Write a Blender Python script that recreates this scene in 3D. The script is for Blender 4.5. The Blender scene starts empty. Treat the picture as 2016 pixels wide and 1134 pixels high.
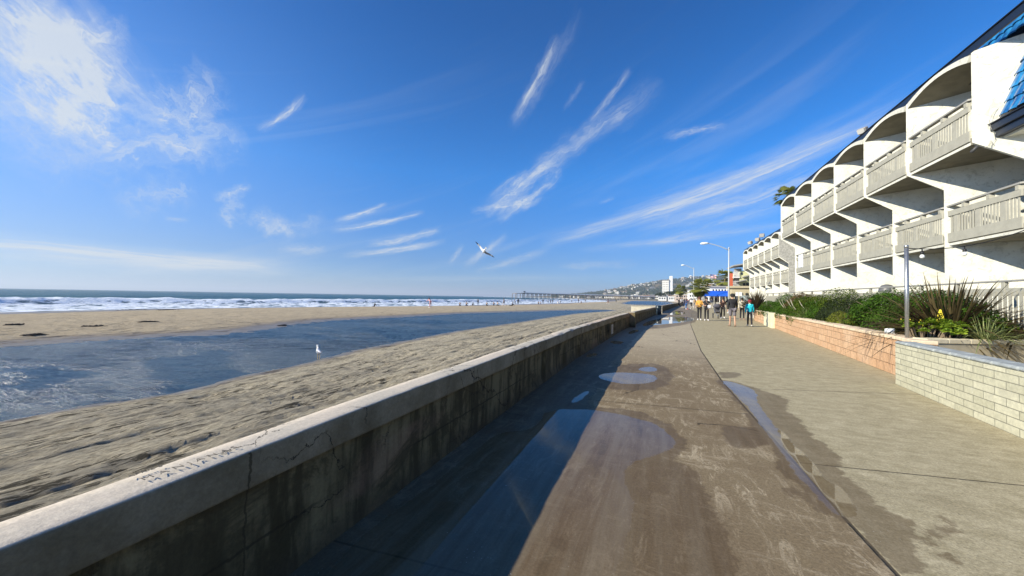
import bpy, math, random
import numpy as np
from math import sin, cos, radians as R, pi
from mathutils import Vector, Matrix

# ---------------------------------------------------------------- camera, sky, sun, exposure
C = bpy.context.scene.collection
YAW, PIT, ROL, F = R(22.06), R(1.35), R(.97), 728.
cam = bpy.data.cameras.new('camera'); cam.sensor_width = 36; cam.lens = 36*F/2016
cam.clip_start = .05; cam.clip_end = 60000
camo = bpy.data.objects.new('camera', cam); C.objects.link(camo)
RM = Matrix.Rotation(YAW, 3, 'Z') @ Matrix.Rotation(pi/2+PIT, 3, 'X') @ Matrix.Rotation(ROL, 3, 'Z')
camo.matrix_world = Matrix.Translation((0, 0, 1.5)) @ RM.to_4x4()
bpy.context.scene.camera = camo
MN = np.array(RM); C0 = np.array([0, 0, 1.5])
SUN_AZ, SUN_EL = R(40), R(28.6)          # the sun stands over the sea, behind the left shoulder
EXPO = 0.6
sc = bpy.context.scene
sc.view_settings.view_transform = 'Standard'; sc.view_settings.look = 'None'
sc.view_settings.gamma = 1; sc.view_settings.exposure = EXPO
sd = Vector((-cos(SUN_AZ)*cos(SUN_EL), -sin(SUN_AZ)*cos(SUN_EL), sin(SUN_EL)))
sl = bpy.data.lights.new('sun', 'SUN'); sl.energy = 5.0; sl.angle = R(.5); sl.color = (1, .915, .74)
so = bpy.data.objects.new('sun', sl); C.objects.link(so)
so.rotation_euler = sd.to_track_quat('Z', 'Y').to_euler()

def ray(px, py): return MN @ np.array([px-1008, 567-py, -F])
def G(px, py, z=0.):
    d = ray(px, py); return C0+d*((z-1.5)/d[2])
def PX(px, py, X):
    d = ray(px, py); return C0+d*(X/d[0])
def PY(px, py, Y):
    d = ray(px, py); return C0+d*(Y/d[1])
def AE(px, py):
    d = ray(px, py); return math.degrees(math.atan2(d[0], d[1])), math.degrees(math.atan2(d[2], math.hypot(d[0], d[1])))

# ---------------------------------------------------------------- node helpers
class NT:
    def __init__(s, tree): s.t = tree; s.n = tree.nodes; s.l = tree.links
    def node(s, ty, **kw):
        n = s.n.new(ty)
        for k, v in kw.items():
            if k == 'inp':
                for kk, vv in v.items(): s.put(n.inputs[kk], vv)
            else: setattr(n, k, v)
        return n
    def put(s, sock, v):
        if v is None: return
        if isinstance(v, bpy.types.NodeSocket): s.l.new(v, sock)
        else:
            if sock.type == 'RGBA' and len(v) == 3: v = (*v, 1)
            sock.default_value = v
    def m(s, op, a, b=None, c=None, clamp=False):
        n = s.node('ShaderNodeMath', operation=op, use_clamp=clamp)
        s.put(n.inputs[0], a)
        if b is not None: s.put(n.inputs[1], b)
        if c is not None: s.put(n.inputs[2], c)
        return n.outputs[0]
    def mix(s, f, a, b, mode='MIX'):
        n = s.node('ShaderNodeMix', data_type='RGBA', blend_type=mode)
        s.put(n.inputs[0], f); s.put(n.inputs[6], a); s.put(n.inputs[7], b); return n.outputs[2]
    def ramp(s, v, a, b, smooth=True):          # 0 at a, 1 at b
        n = s.node('ShaderNodeMapRange', interpolation_type='SMOOTHSTEP' if smooth else 'LINEAR')
        s.put(n.inputs[0], v); s.put(n.inputs[1], a); s.put(n.inputs[2], b); return n.outputs[0]
    def pos(s, scale=(1, 1, 1), rot=0., obj=False):
        n = s.node('ShaderNodeTexCoord').outputs['Object'] if obj else s.node('ShaderNodeNewGeometry').outputs['Position']
        mp = s.node('ShaderNodeMapping'); s.l.new(n, mp.inputs[0]); mp.inputs['Scale'].default_value = scale
        mp.inputs['Rotation'].default_value = (0, 0, rot)
        return mp.outputs[0]
    def noise(s, vec, scale, detail=5, rough=.6, dist=0., out=0):
        n = s.node('ShaderNodeTexNoise'); s.put(n.inputs['Vector'], vec); n.inputs['Scale'].default_value = scale
        n.inputs['Detail'].default_value = detail; n.inputs['Roughness'].default_value = rough
        n.inputs['Distortion'].default_value = dist; return n.outputs[out]
    def vor(s, vec, scale, feature='DISTANCE_TO_EDGE'):
        n = s.node('ShaderNodeTexVoronoi', feature=feature); s.put(n.inputs['Vector'], vec); n.inputs['Scale'].default_value = scale
        return n.outputs[0]
    def attr(s, name): return s.node('ShaderNodeAttribute', attribute_name=name).outputs['Fac']
    def bump(s, h, strength=.5, dist=.02, normal=None):
        n = s.node('ShaderNodeBump'); s.put(n.inputs['Height'], h); s.put(n.inputs['Strength'], strength); n.inputs['Distance'].default_value = dist
        if normal is not None: s.put(n.inputs['Normal'], normal)
        return n.outputs[0]
    def sep(s, v): return s.node('ShaderNodeSeparateXYZ', inp={0: v}).outputs

MATS = {}
def mat(name, fn=None, color=(.5, .5, .5), rough=.7, metal=0., spec=.5, var=0., vs=8., emis=None):
    if name in MATS: return MATS[name]
    m = bpy.data.materials.new(name); m.use_nodes = True; t = NT(m.node_tree); t.n.clear()
    o = t.node('ShaderNodeOutputMaterial'); b = t.node('ShaderNodeBsdfPrincipled'); t.l.new(b.outputs[0], o.inputs[0])
    b.inputs['Roughness'].default_value = rough; b.inputs['Metallic'].default_value = metal
    b.inputs['Specular IOR Level'].default_value = spec; b.inputs['Base Color'].default_value = (*color, 1)
    if fn: fn(t, b, o)
    elif var:
        n = t.noise(t.pos(obj=True), vs, 4, .6)
        t.put(b.inputs['Base Color'], t.mix(t.ramp(n, .3, .7), tuple(c*(1-var) for c in color), tuple(min(1, c*(1+var)) for c in color)))
        t.put(b.inputs['Normal'], t.bump(n, .25, .01))
    MATS[name] = m; return m

# ---------------------------------------------------------------- world: Nishita sky + high cirrus by direction
wd = bpy.data.worlds.new('World'); sc.world = wd; wd.use_nodes = True
W = NT(wd.node_tree); W.n.clear()
sky = W.node('ShaderNodeTexSky', sky_type='NISHITA', sun_disc=False)
sky.sun_elevation = SUN_EL; sky.sun_rotation = math.atan2(-cos(SUN_AZ), -sin(SUN_AZ)) % (2*pi)
sky.altitude = 0; sky.air_density = 1.0; sky.dust_density = .35; sky.ozone_density = 2.5
def streak_group():
    g = bpy.data.node_groups.new('streak', 'ShaderNodeTree')
    for nm, ty in (('AE', 'NodeSocketVector'), ('az', 'NodeSocketFloat'), ('el', 'NodeSocketFloat'), ('L', 'NodeSocketFloat'), ('W', 'NodeSocketFloat'), ('ang', 'NodeSocketFloat'), ('curv', 'NodeSocketFloat'), ('op', 'NodeSocketFloat'), ('wisp', 'NodeSocketFloat'), ('acc', 'NodeSocketFloat')):
        g.interface.new_socket(nm, in_out='INPUT', socket_type=ty)
    g.interface.new_socket('out', in_out='OUTPUT', socket_type='NodeSocketFloat')
    t = NT(g); i = t.node('NodeGroupInput').outputs; o = t.node('NodeGroupOutput')
    x, y, _ = t.sep(i[0])
    dx = t.m('SUBTRACT', x, i[1]); dy = t.m('SUBTRACT', y, i[2])
    ca = t.m('COSINE', i[5]); sa = t.m('SINE', i[5])
    u = t.m('DIVIDE', t.m('ADD', t.m('MULTIPLY', dx, ca), t.m('MULTIPLY', dy, sa)), i[3])
    v0 = t.m('SUBTRACT', t.m('MULTIPLY', dy, ca), t.m('MULTIPLY', dx, sa))
    v0 = t.m('DIVIDE', v0, i[4])
    v0 = t.m('SUBTRACT', v0, t.m('MULTIPLY', i[6], t.m('MULTIPLY', u, u)))
    cv = t.node('ShaderNodeCombineXYZ', inp={0: t.m('MULTIPLY', u, 2.2), 1: t.m('MULTIPLY', v0, 1.1), 2: i[1]}).outputs[0]
    warp = t.m('MULTIPLY', t.m('SUBTRACT', t.noise(cv, 1.0, 4, .6, .4), .5), i[8])
    v = t.m('ADD', v0, t.m('MULTIPLY', warp, 2.4))
    uu = t.m('ADD', u, t.m('MULTIPLY', warp, .5))
    a = t.m('SUBTRACT', 1, t.m('MULTIPLY', uu, uu), clamp=True)
    b = t.m('SUBTRACT', 1, t.m('ABSOLUTE', v), clamp=True)
    b = t.m('MULTIPLY', b, t.m('ADD', .2, t.m('MULTIPLY', b, .8)))
    fv = t.node('ShaderNodeCombineXYZ', inp={0: t.m('MULTIPLY', u, 1.7), 1: t.m('MULTIPLY', v, 3.6), 2: i[2]}).outputs[0]
    fib = t.ramp(t.noise(fv, 1.2, 4, .5, 1.1), .32, .72)
    r = t.m('MULTIPLY', t.m('MULTIPLY', a, b), t.m('ADD', .35, t.m('MULTIPLY', fib, .85)))
    r = t.m('MULTIPLY', r, i[7])
    t.l.new(t.m('ADD', r, i[9]), o.inputs[0]); return g
SG = streak_group()
tc = W.node('ShaderNodeTexCoord'); gx, gy, gz = W.sep(tc.outputs['Generated'])
az = W.m('MULTIPLY', W.m('ARCTAN2', gx, gy), 180/pi)
el = W.m('MULTIPLY', W.m('ARCSINE', W.m('MINIMUM', W.m('MAXIMUM', gz, -1), 1)), 180/pi)
ae = W.node('ShaderNodeCombineXYZ', inp={0: az, 1: el}).outputs[0]
# (from px, to px, half width deg, curvature, opacity, wispiness)
ST = [((-60, 170), (215, 30), 10, 0.1, .72, 1.1), ((-90, 120), (130, 10), 7, 0, .5, .8), ((40, 330), (180, 60), 6, .2, .35, 1.2), ((10, 45), (255, 92), 3.0, 0.4, .95, 0.7), ((110, 20), (215, 190), 2.2, .3, .6, .9), ((0, 260), (190, 100), 5, 0, 0.5, 1.1), ((150, 290), (470, 265), 3.6, -0.2, 1.0, 1.0),
      ((300, 250), (440, 160), 3.2, 0.2, 0.8, 1.2), ((150, 280), (270, 190), 2.6, 0, 0.7, 1.3), ((515, 258), (602, 195), 0.75, 0.5, 1.15, 0.5), ((230, 400), (380, 365), 2.6, 0, 0.5, 1.2),
      ((425, 395), (495, 368), 0.9, 0.4, 0.8, 0.8), ((440, 440), (475, 395), 1.4, 0, 0.8, 1.2), ((495, 420), (575, 465), 1.8, 0, 0.9, 0.9), ((520, 455), (640, 435), 1.5, 0, 0.5, 1.2),
      ((550, 490), (640, 493), 1.1, 0, 0.8, 0.6), ((665, 436), (760, 404), 0.6, 0.3, 1.3, 0.5), ((660, 455), (830, 422), 0.65, 0.4, 1.35, 0.5), ((685, 505), (870, 478), 0.75, 0.3, 1.45, 0.5),
      ((-120, 470), (560, 530), 1.5, 0.1, 1.5, 0.25), ((-120, 500), (640, 540), 2.6, 0, 0.6, 0.3), ((1012, 235), (1095, 80), 1.1, 0, 1.0, 0.6), ((1010, 250), (1140, 30), 1.6, 0, 0.28, 0.9),
      ((1165, 235), (1240, 140), 0.7, 0.2, 0.85, 0.5), ((960, 410), (1110, 300), 2.0, -0.1, 1.2, 0.8), ((1060, 330), (1290, 170), 2.4, 0, 0.62, 0.6), ((985, 430), (1100, 345), 1.4, 0, 1.0, 1.0),
      ((930, 415), (1060, 395), 0.9, 0, 0.9, 0.8), ((1310, 268), (1425, 245), 0.8, -0.3, 0.7, 0.7), ((1090, 475), (1720, 250), 1.7, 0.25, 1.35, 0.35), ((1230, 420), (1780, 215), 2.4, 0.2, 0.55, 0.4),
      ((1270, 450), (1660, 330), 1.9, 0.1, 0.95, 0.4), ((1155, 490), (1560, 440), 0.8, 0, 0.65, 0.6), ((915, 525), (995, 465), 0.9, 0, 1.0, 0.5), ((885, 520), (912, 482), 0.7, 0, 0.75, 0.5),
      ((940, 535), (1075, 495), 0.9, 0.2, 0.7, 0.6), ((1280, 480), (1540, 400), 1.4, 0, 0.5, 0.5)]
ST += [((80, 250), (170, 215), 2.0, 0, .55, 1.3), ((60, 330), (230, 130), 4, 0, .35, 1.3), ((325, 430), (370, 434), .4, 0, .6, .6), ((730, 485), (865, 455), .8, .3, 1.2, .7), ((1110, 215), (1150, 160), .6, 0, .3, .8),
       ((965, 385), (1020, 340), .5, 0, .5, .8), ((1100, 525), (1250, 520), 1.0, 0, .45, .8), ((1180, 400), (1210, 390), .4, 0, .4, .6), ((690, 550), (1200, 545), 1.0, 0, .35, .5)]
elr = W.node('ShaderNodeValToRGB'); W.put(elr.inputs[0], W.m('DIVIDE', el, 60.)); cr_ = elr.color_ramp
SKYT = [(0, (.58, .96, 1.8)), (.09, (.45, .88, 1.62)), (.3, (.26, 1.24, 2.25)), (.62, (.13, .93, 1.85)), (1, (.13, .9, 1.8))]
for k, (p_, c_) in enumerate(SKYT):
    e_ = cr_.elements[k] if k < 2 else cr_.elements.new(p_)
    e_.position = p_; e_.color = (c_[0]*.5, c_[1]*.5, c_[2]*.5, 1)
skc = W.node('ShaderNodeVectorMath', operation='MULTIPLY', inp={0: sky.outputs[0], 1: W.node('ShaderNodeVectorMath', operation='SCALE', inp={0: elr.outputs[0], 3: 2.0}).outputs[0]}).outputs[0]
vv_ = W.node('ShaderNodeCombineXYZ', inp={0: W.m('ADD', W.m('MULTIPLY', az, .030), W.m('MULTIPLY', el, -.045)), 1: W.m('ADD', W.m('MULTIPLY', el, .16), W.m('MULTIPLY', az, -.055))}).outputs[0]
veil = W.m('ADD', W.m('MULTIPLY', W.m('MULTIPLY', W.ramp(az, -35, -85), W.ramp(el, 45, 2)), .20), W.m('MULTIPLY', W.m('MULTIPLY', W.ramp(W.noise(vv_, 1.0, 5, .6, 1.2), .50, .80), W.ramp(el, 42, 6)), .20))   # thin bright veil towards the sun side
SKY_STR = .0575
PR = []
for (p, q, w, cu, op, wi) in ST:
    a0, e0 = AE(*p); a1, e1 = AE(*q); L = max(.5, math.hypot(a1-a0, e1-e0)/2*1.12); an = math.atan2(e1-e0, a1-a0); ww = w*(1.1+.9*wi+abs(cu)); uu_ = L*(1.05+.2*wi)
    PR.append(((a0+a1)/2, (e0+e1)/2, L, w, an, cu, op, wi, uu_*abs(cos(an))+ww*abs(sin(an)), uu_*abs(sin(an))+ww*abs(cos(an))))
def leaf(S_):
    acc = 0.0
    for q in S_:
        n = W.node('ShaderNodeGroup'); n.node_tree = SG
        for k, v in enumerate([ae, *q[:8], acc]): W.put(n.inputs[k], v)
        acc = n.outputs[0]
    de = W.m('ADD', W.m('MULTIPLY', W.m('MINIMUM', acc, 1.1), .70), veil, clamp=True)
    return W.node('ShaderNodeBackground', inp={0: W.mix(de, skc, (8.2, 8.8, 9.3)), 1: SKY_STR}).outputs[0]
def kd(S_, b, d):            # the dome is split into boxes of azimuth and elevation so that each ray reads only its few streaks
    if len(S_) <= 2 or d == 0: return leaf(S_)
    best = None
    for ax in (0, 1):
        for c in sorted([q[ax]+s_*q[8+ax] for q in S_ for s_ in (-1, 1)]):
            if not b[ax][0]+.5 < c < b[ax][1]-.5: continue
            lo = [q for q in S_ if q[ax]-q[8+ax] < c]; hi = [q for q in S_ if q[ax]+q[8+ax] > c]; f_ = (c-b[ax][0])/(b[ax][1]-b[ax][0])
            co = len(lo)*f_+len(hi)*(1-f_)+.05*(len(lo)+len(hi))
            if best is None or co < best[0]: best = (co, ax, c, lo, hi)
    if best is None: return leaf(S_)
    _, ax, c, lo, hi = best; bl = [list(b[0]), list(b[1])]; bh = [list(b[0]), list(b[1])]; bl[ax][1] = c; bh[ax][0] = c
    n = W.node('ShaderNodeMixShader'); W.l.new(W.m('GREATER_THAN', (az, el)[ax], c), n.inputs[0])
    W.l.new(kd(lo, bl, d-1), n.inputs[1]); W.l.new(kd(hi, bh, d-1), n.inputs[2]); return n.outputs[0]
wo = W.node('ShaderNodeOutputWorld'); W.l.new(kd(PR, [[-180, 180], [-90, 90]], 7), wo.inputs[0])
wd.cycles.sampling_method = 'MANUAL'; wd.cycles.sample_map_resolution = 512

# ---------------------------------------------------------------- mesh helpers
class MB:
    def __init__(s): s.v = []; s.f = []; s.mi = []; s.sm = []; s.cm = 0; s.smooth = False
    def add(s, vs, fs):
        o = len(s.v); s.v.extend([tuple(map(float, p)) for p in vs])
        for f in fs: s.f.append(tuple(i+o for i in f)); s.mi.append(s.cm); s.sm.append(s.smooth)
        return s
    def box(s, c, d, rz=0., bev=0., rx=0., ry=0.):
        m = Matrix.Translation(c) @ Matrix.Rotation(rz, 4, 'Z') @ Matrix.Rotation(ry, 4, 'Y') @ Matrix.Rotation(rx, 4, 'X')
        x, y, z = d[0]/2, d[1]/2, d[2]/2
        if bev <= 0:
            vs = [m @ Vector((sx*x, sy*y, sz*z)) for sz in (-1, 1) for sy in (-1, 1) for sx in (-1, 1)]
            return s.add(vs, [(0, 2, 3, 1), (4, 5, 7, 6), (0, 1, 5, 4), (2, 6, 7, 3), (0, 4, 6, 2), (1, 3, 7, 5)])
        b = min(bev, x*.9, y*.9, z*.9); vs = []; idx = {}
        for sx in (-1, 1):
            for sy in (-1, 1):
                for sz in (-1, 1):
                    for k, p in enumerate(((x, y-b, z-b), (x-b, y, z-b), (x-b, y-b, z))):
                        idx[(sx, sy, sz, k)] = len(vs); vs.append(m @ Vector((sx*p[0], sy*p[1], sz*p[2])))
        fs = []
        q = lambda *a: fs.append(tuple(idx[i] for i in a))
        for g in (-1, 1):
            q(*[(g, a, b_, 0) for a, b_ in ((-1, -1), (1, -1), (1, 1), (-1, 1))][::g])
            q(*[(a, g, b_, 1) for a, b_ in ((-1, -1), (-1, 1), (1, 1), (1, -1))][::g])
            q(*[(a, b_, g, 2) for a, b_ in ((-1, -1), (1, -1), (1, 1), (-1, 1))][::g])
        for a in (-1, 1):
            for c_ in (-1, 1):
                q((a, c_, -1, 0), (a, c_, 1, 0), (a, c_, 1, 1), (a, c_, -1, 1))
                q((a, -1, c_, 0), (a, 1, c_, 0), (a, 1, c_, 2), (a, -1, c_, 2))
                q((-1, a, c_, 1), (1, a, c_, 1), (1, a, c_, 2), (-1, a, c_, 2))
                for e in (-1, 1): q((a, c_, e, 0), (a, c_, e, 1), (a, c_, e, 2))
        return s.add(vs, fs)
    def tube(s, pts, r, n=8, cap=True):
        pts = [Vector(p) for p in pts]; rs = r if hasattr(r, '__len__') else [r]*len(pts); vs = []; fs = []
        for i, p in enumerate(pts):
            t = (pts[min(i+1, len(pts)-1)]-pts[max(i-1, 0)]).normalized()
            up = Vector((0, 0, 1)) if abs(t.z) < .95 else Vector((1, 0, 0))
            a = t.cross(up).normalized(); b = t.cross(a)
            for k in range(n):
                th = 2*pi*k/n; vs.append(p+(a*cos(th)+b*sin(th))*rs[i])
        for i in range(len(pts)-1):
            for k in range(n): fs.append((i*n+k, (i+1)*n+k, (i+1)*n+(k+1) % n, i*n+(k+1) % n))
        if cap: fs.append(tuple(range(n))); fs.append(tuple(range((len(pts)-1)*n, len(pts)*n))[::-1])
        return s.add(vs, fs)
    def lathe(s, c, prof, n=20, sx=1, sy=1):
        vs = []; fs = []
        for (r, z) in prof:
            for k in range(n): vs.append((c[0]+r*sx*cos(2*pi*k/n), c[1]+r*sy*sin(2*pi*k/n), c[2]+z))
        for i in range(len(prof)-1):
            for k in range(n): fs.append((i*n+k, i*n+(k+1) % n, (i+1)*n+(k+1) % n, (i+1)*n+k))
        fs.append(tuple(range(n))[::-1]); fs.append(tuple(range((len(prof)-1)*n, len(prof)*n)))
        return s.add(vs, fs)
    def prism(s, poly, ax, t):                 # poly of 3D points, swept by vector t
        n = len(poly); P = [Vector(p) for p in poly]; t = Vector(t)
        return s.add(P+[p+t for p in P], [tuple(range(n))[::-1], tuple(range(n, 2*n))]+[(i, (i+1) % n, n+(i+1) % n, n+i) for i in range(n)])
    def grid(s, nx, ny, fn):
        vs = [fn(i, j) for j in range(ny) for i in range(nx)]
        return s.add(vs, [(j*nx+i, j*nx+i+1, (j+1)*nx+i+1, (j+1)*nx+i) for j in range(ny-1) for i in range(nx-1)])
    def mesh(s, name, mats):
        me = bpy.data.meshes.new(name); me.from_pydata(s.v, [], s.f)
        for m in (mats if isinstance(mats, (list, tuple)) else [mats]): me.materials.append(m)
        me.polygons.foreach_set('material_index', s.mi); me.polygons.foreach_set('use_smooth', s.sm); me.update(); return me
    def build(s, name, mats, parent=None): return obj(name, s.mesh(name, mats), parent)

def obj(name, me, parent=None, loc=None):
    o = bpy.data.objects.new(name, me); C.objects.link(o)
    if parent: o.parent = parent
    if loc is not None: o.location = loc
    return o
def npmesh(name, V, Fq, mats, attrs=None, smooth=True):     # numpy grid mesh
    me = bpy.data.meshes.new(name); me.vertices.add(len(V)); me.vertices.foreach_set('co', V.astype(np.float32).ravel())
    k = Fq.shape[1]; me.loops.add(Fq.size); me.loops.foreach_set('vertex_index', Fq.astype(np.int32).ravel())
    me.polygons.add(len(Fq)); me.polygons.foreach_set('loop_start', np.arange(0, Fq.size, k, dtype=np.int32))
    me.polygons.foreach_set('use_smooth', [smooth]*len(Fq)); me.update(calc_edges=True)
    for a, v in (attrs or {}).items():
        at = me.attributes.new(a, 'FLOAT', 'POINT'); at.data.foreach_set('value', v.astype(np.float32).ravel())
    for m in (mats if isinstance(mats, (list, tuple)) else [mats]): me.materials.append(m)
    return me
def gridF(nr, nc):
    i = np.arange(nr*nc).reshape(nr, nc); return np.stack([i[:-1, :-1], i[:-1, 1:], i[1:, 1:], i[1:, :-1]], -1).reshape(-1, 4)
def tag(o, label=None, cat=None, group=None, kind=None):
    for k, v in (('label', label), ('category', cat), ('group', group), ('kind', kind)):
        if v: o[k] = v
    return o
def thing(name, label, cat, loc=(0, 0, 0), rz=0., group=None):
    o = bpy.data.objects.new(name, None); C.objects.link(o); o.location = loc; o.rotation_euler = (0, 0, rz); o.empty_display_size = .2
    return tag(o, label, cat, group)
def struct(name, me): return tag(obj(name, me), kind='structure')
def dup(root, loc, rz=0., label=None, group=None, scale=None):
    r = root.copy(); C.objects.link(r); r.location = loc; r.rotation_euler = (0, 0, rz)
    if label: r['label'] = label
    if group: r['group'] = group
    if scale: r.scale = (scale,)*3 if not hasattr(scale, '__len__') else scale
    for ch in list(root.children):
        c = ch.copy(); C.objects.link(c); c.parent = r
        for g in ch.children:
            d = g.copy(); C.objects.link(d); d.parent = c
    return r

def vn(x, y, seed=0):
    xi = np.floor(x).astype(np.int64); yi = np.floor(y).astype(np.int64); xf = x-xi; yf = y-yi
    def h(a, b):
        n = (a*374761393+b*668265263+seed*974711) & 0x7fffffff; n = ((n ^ (n >> 13))*1274126177) & 0x7fffffff
        return ((n ^ (n >> 16)) & 0xffff)/65535.
    u = xf*xf*(3-2*xf); w = yf*yf*(3-2*yf)
    return (h(xi, yi)*(1-u)+h(xi+1, yi)*u)*(1-w)+(h(xi, yi+1)*(1-u)+h(xi+1, yi+1)*u)*w
def fbm(x, y, o=4, seed=0):
    x = np.asarray(x, float); y = np.asarray(y, float); r = 0; a = .5; t = 0
    for k in range(o): r = r+a*vn(x*2**k, y*2**k, seed+k*17); t += a; a *= .55
    return r/t
def sm(x, a, b):
    t = np.clip((x-a)/(b-a), 0, 1); return t*t*(3-2*t)
rnd = random.Random(7)

# ---------------------------------------------------------------- shape of the shore (x at each y)
WY = [-12, .46, 1.8, 4.9, 9, 17.7, 27, 38.5, 50, 81, 150, 300, 600, 800]
WX = [-1.66, -1.76, -1.82, -1.87, -1.92, -1.69, -1.18, -.42, .26, 2.57, 9, 24, 55, 75]
def wallx(y): return np.interp(y, WY, WX)
NY = [-20, 2.75, 4, 5, 7.1, 9.5, 12.2, 18.9, 25.4, 38.9, 54.5, 74, 82, 140, 165, 200, 300, 420, 470, 600]
NX = [-10.4, -10.93, -10.91, -10.53, -11.2, -11.3, -12.1, -12.8, -12.7, -12.6, -12.1, -8.6, -10.3, -2, 4, 7, 6, 4, -10, -10]
FY = [-20, 6.2, 7.6, 10.7, 12.6, 14.7, 18.7, 24.6, 33, 43, 52, 65, 79.5, 85, 140, 165, 200, 300, 420, 470, 600]
FX = [-25.5, -24.8, -24.9, -24, -22.8, -22.9, -25.2, -27.4, -25.9, -25, -21.8, -17.2, -10.4, -10, -2, -14, -18, -24, -29, -10, -10]
OY = [-400, 17, 32, 50, 80, 114, 176, 317, 450, 600, 900, 1400, 2000, 3000]
OX = [-74, -70.6, -72.6, -67.8, -57, -51.3, -46.6, -40.5, -60, -90, -200, -480, -900, -1500]
def sand_h(x, y):
    xw = wallx(y)-.1; n = np.interp(y, NY, NX); f = np.minimum(np.interp(y, FY, FX), n-.01); o = np.interp(y, OY, OX)
    wd_ = np.clip((n-f)/3., 0, 1)                        # lagoon present?
    n = n+.5*(fbm(y*.5, y*0+3, 3, 5)-.5)*np.clip((n-f)/3, 0, 1); f = f+.45*(fbm(y*.18, y*0+8, 2, 9)-.5)*wd_
    cr = f+(o-f)*.35; crh = -.52
    s1 = np.clip((x-n)/(xw-n), 0, 1); h1 = -.9+.75*s1**.8
    s2 = np.clip((n-x)/np.maximum(n-f, .01), 0, 1); h2 = -.9-.35*np.sin(pi*s2)*wd_
    s3 = np.clip((f-x)/(f-cr), 0, 1); h3 = -.9+(crh+.9)*np.sin(s3*pi/2)
    s4 = np.clip((cr-x)/(cr-o), 0, 1); h4 = crh+(-1.3-crh)*s4**1.3
    h5 = -1.3-.045*(o-x)
    h = np.where(x > n, h1, np.where(x > f, h2, np.where(x > cr, h3, np.where(x > o, h4, h5))))
    flat = -.6+0*x
    mid = (x < xw) & (x > cr)
    k = np.where(mid, (1-wd_)*np.sin(pi*np.clip((xw-x)/(xw-cr), 0, 1))**.5, 0)
    return h*(1-k)+flat*k
def sandpt(px, py):
    z = -.7
    for _ in range(6):
        p = G(px, py, z); z = float(sand_h(np.array([p[0]]), np.array([p[1]]))[0])
    p[2] = z; return p

# sand: one sheet, fine near the camera
ys = [-8.]
while ys[-1] < 780: ys.append(ys[-1]+max(.055, .0105*abs(ys[-1])))
ys = np.array(ys)
t1 = np.concatenate([np.linspace(0, 5, 85)[:-1], np.linspace(5, 12, 80)[:-1], np.linspace(12, 20, 30)[:-1], np.linspace(20, 31, 95)[:-1], np.linspace(31, 72, 90)[:-1], np.linspace(72, 240, 20)])
Y, T = np.meshgrid(ys, t1, indexing='ij'); X = wallx(Y)-.1-T
X = np.where(T > 72, np.minimum(X, X+(np.interp(Y, OY, OX)+70)*1.0*(T > 72)*(Y > 450)), X)
H = sand_h(X, Y)
n1 = fbm(X*1.6, Y*.8, 4, 1)-.5; n2 = fbm(X*6+n1*2, Y*2.6, 4, 2)-.5
pit_ = np.clip(fbm(X*4.5+9, Y*1.8, 3, 3)-.56, 0, 1); lump = np.clip(fbm(X*3+2, Y*1.5, 3, 31)-.6, 0, 1)
dry = sm(H, -.93, -.8)
fade = 1/(1+Y.clip(0)*.01)
n3 = fbm(X*11+n1*3, Y*4.2, 3, 33)-.5; dash = np.clip(fbm(X*5.5+4, Y*1.05+n1, 3, 35)-.57, 0, 1)
n5 = fbm(X*24, Y*10, 2, 36)-.5
H = H+dry*(.035*n1+.030*n2+.034*n3+.018*n5-.12*pit_+.06*lump-.38*dash)*fade
for xc, ph, dp in ((-3.1, 0, 1.), (-4.6, .4, .8), (-5.5, 1.2, .6), (-6.9, 1.9, .6), (-8.3, 2.1, .5)):
    xt = xc+.22*np.sin(Y*.13+ph)-.018*Y; d_ = (X-xt)
    H = H-dry*dp*1.7*(.042*np.exp(-(d_/.11)**2)*(1+.35*np.sin(Y*22))-.02*np.exp(-((np.abs(d_)-.24)/.09)**2))
V = np.stack([X, Y, H], -1).reshape(-1, 3)
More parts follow.
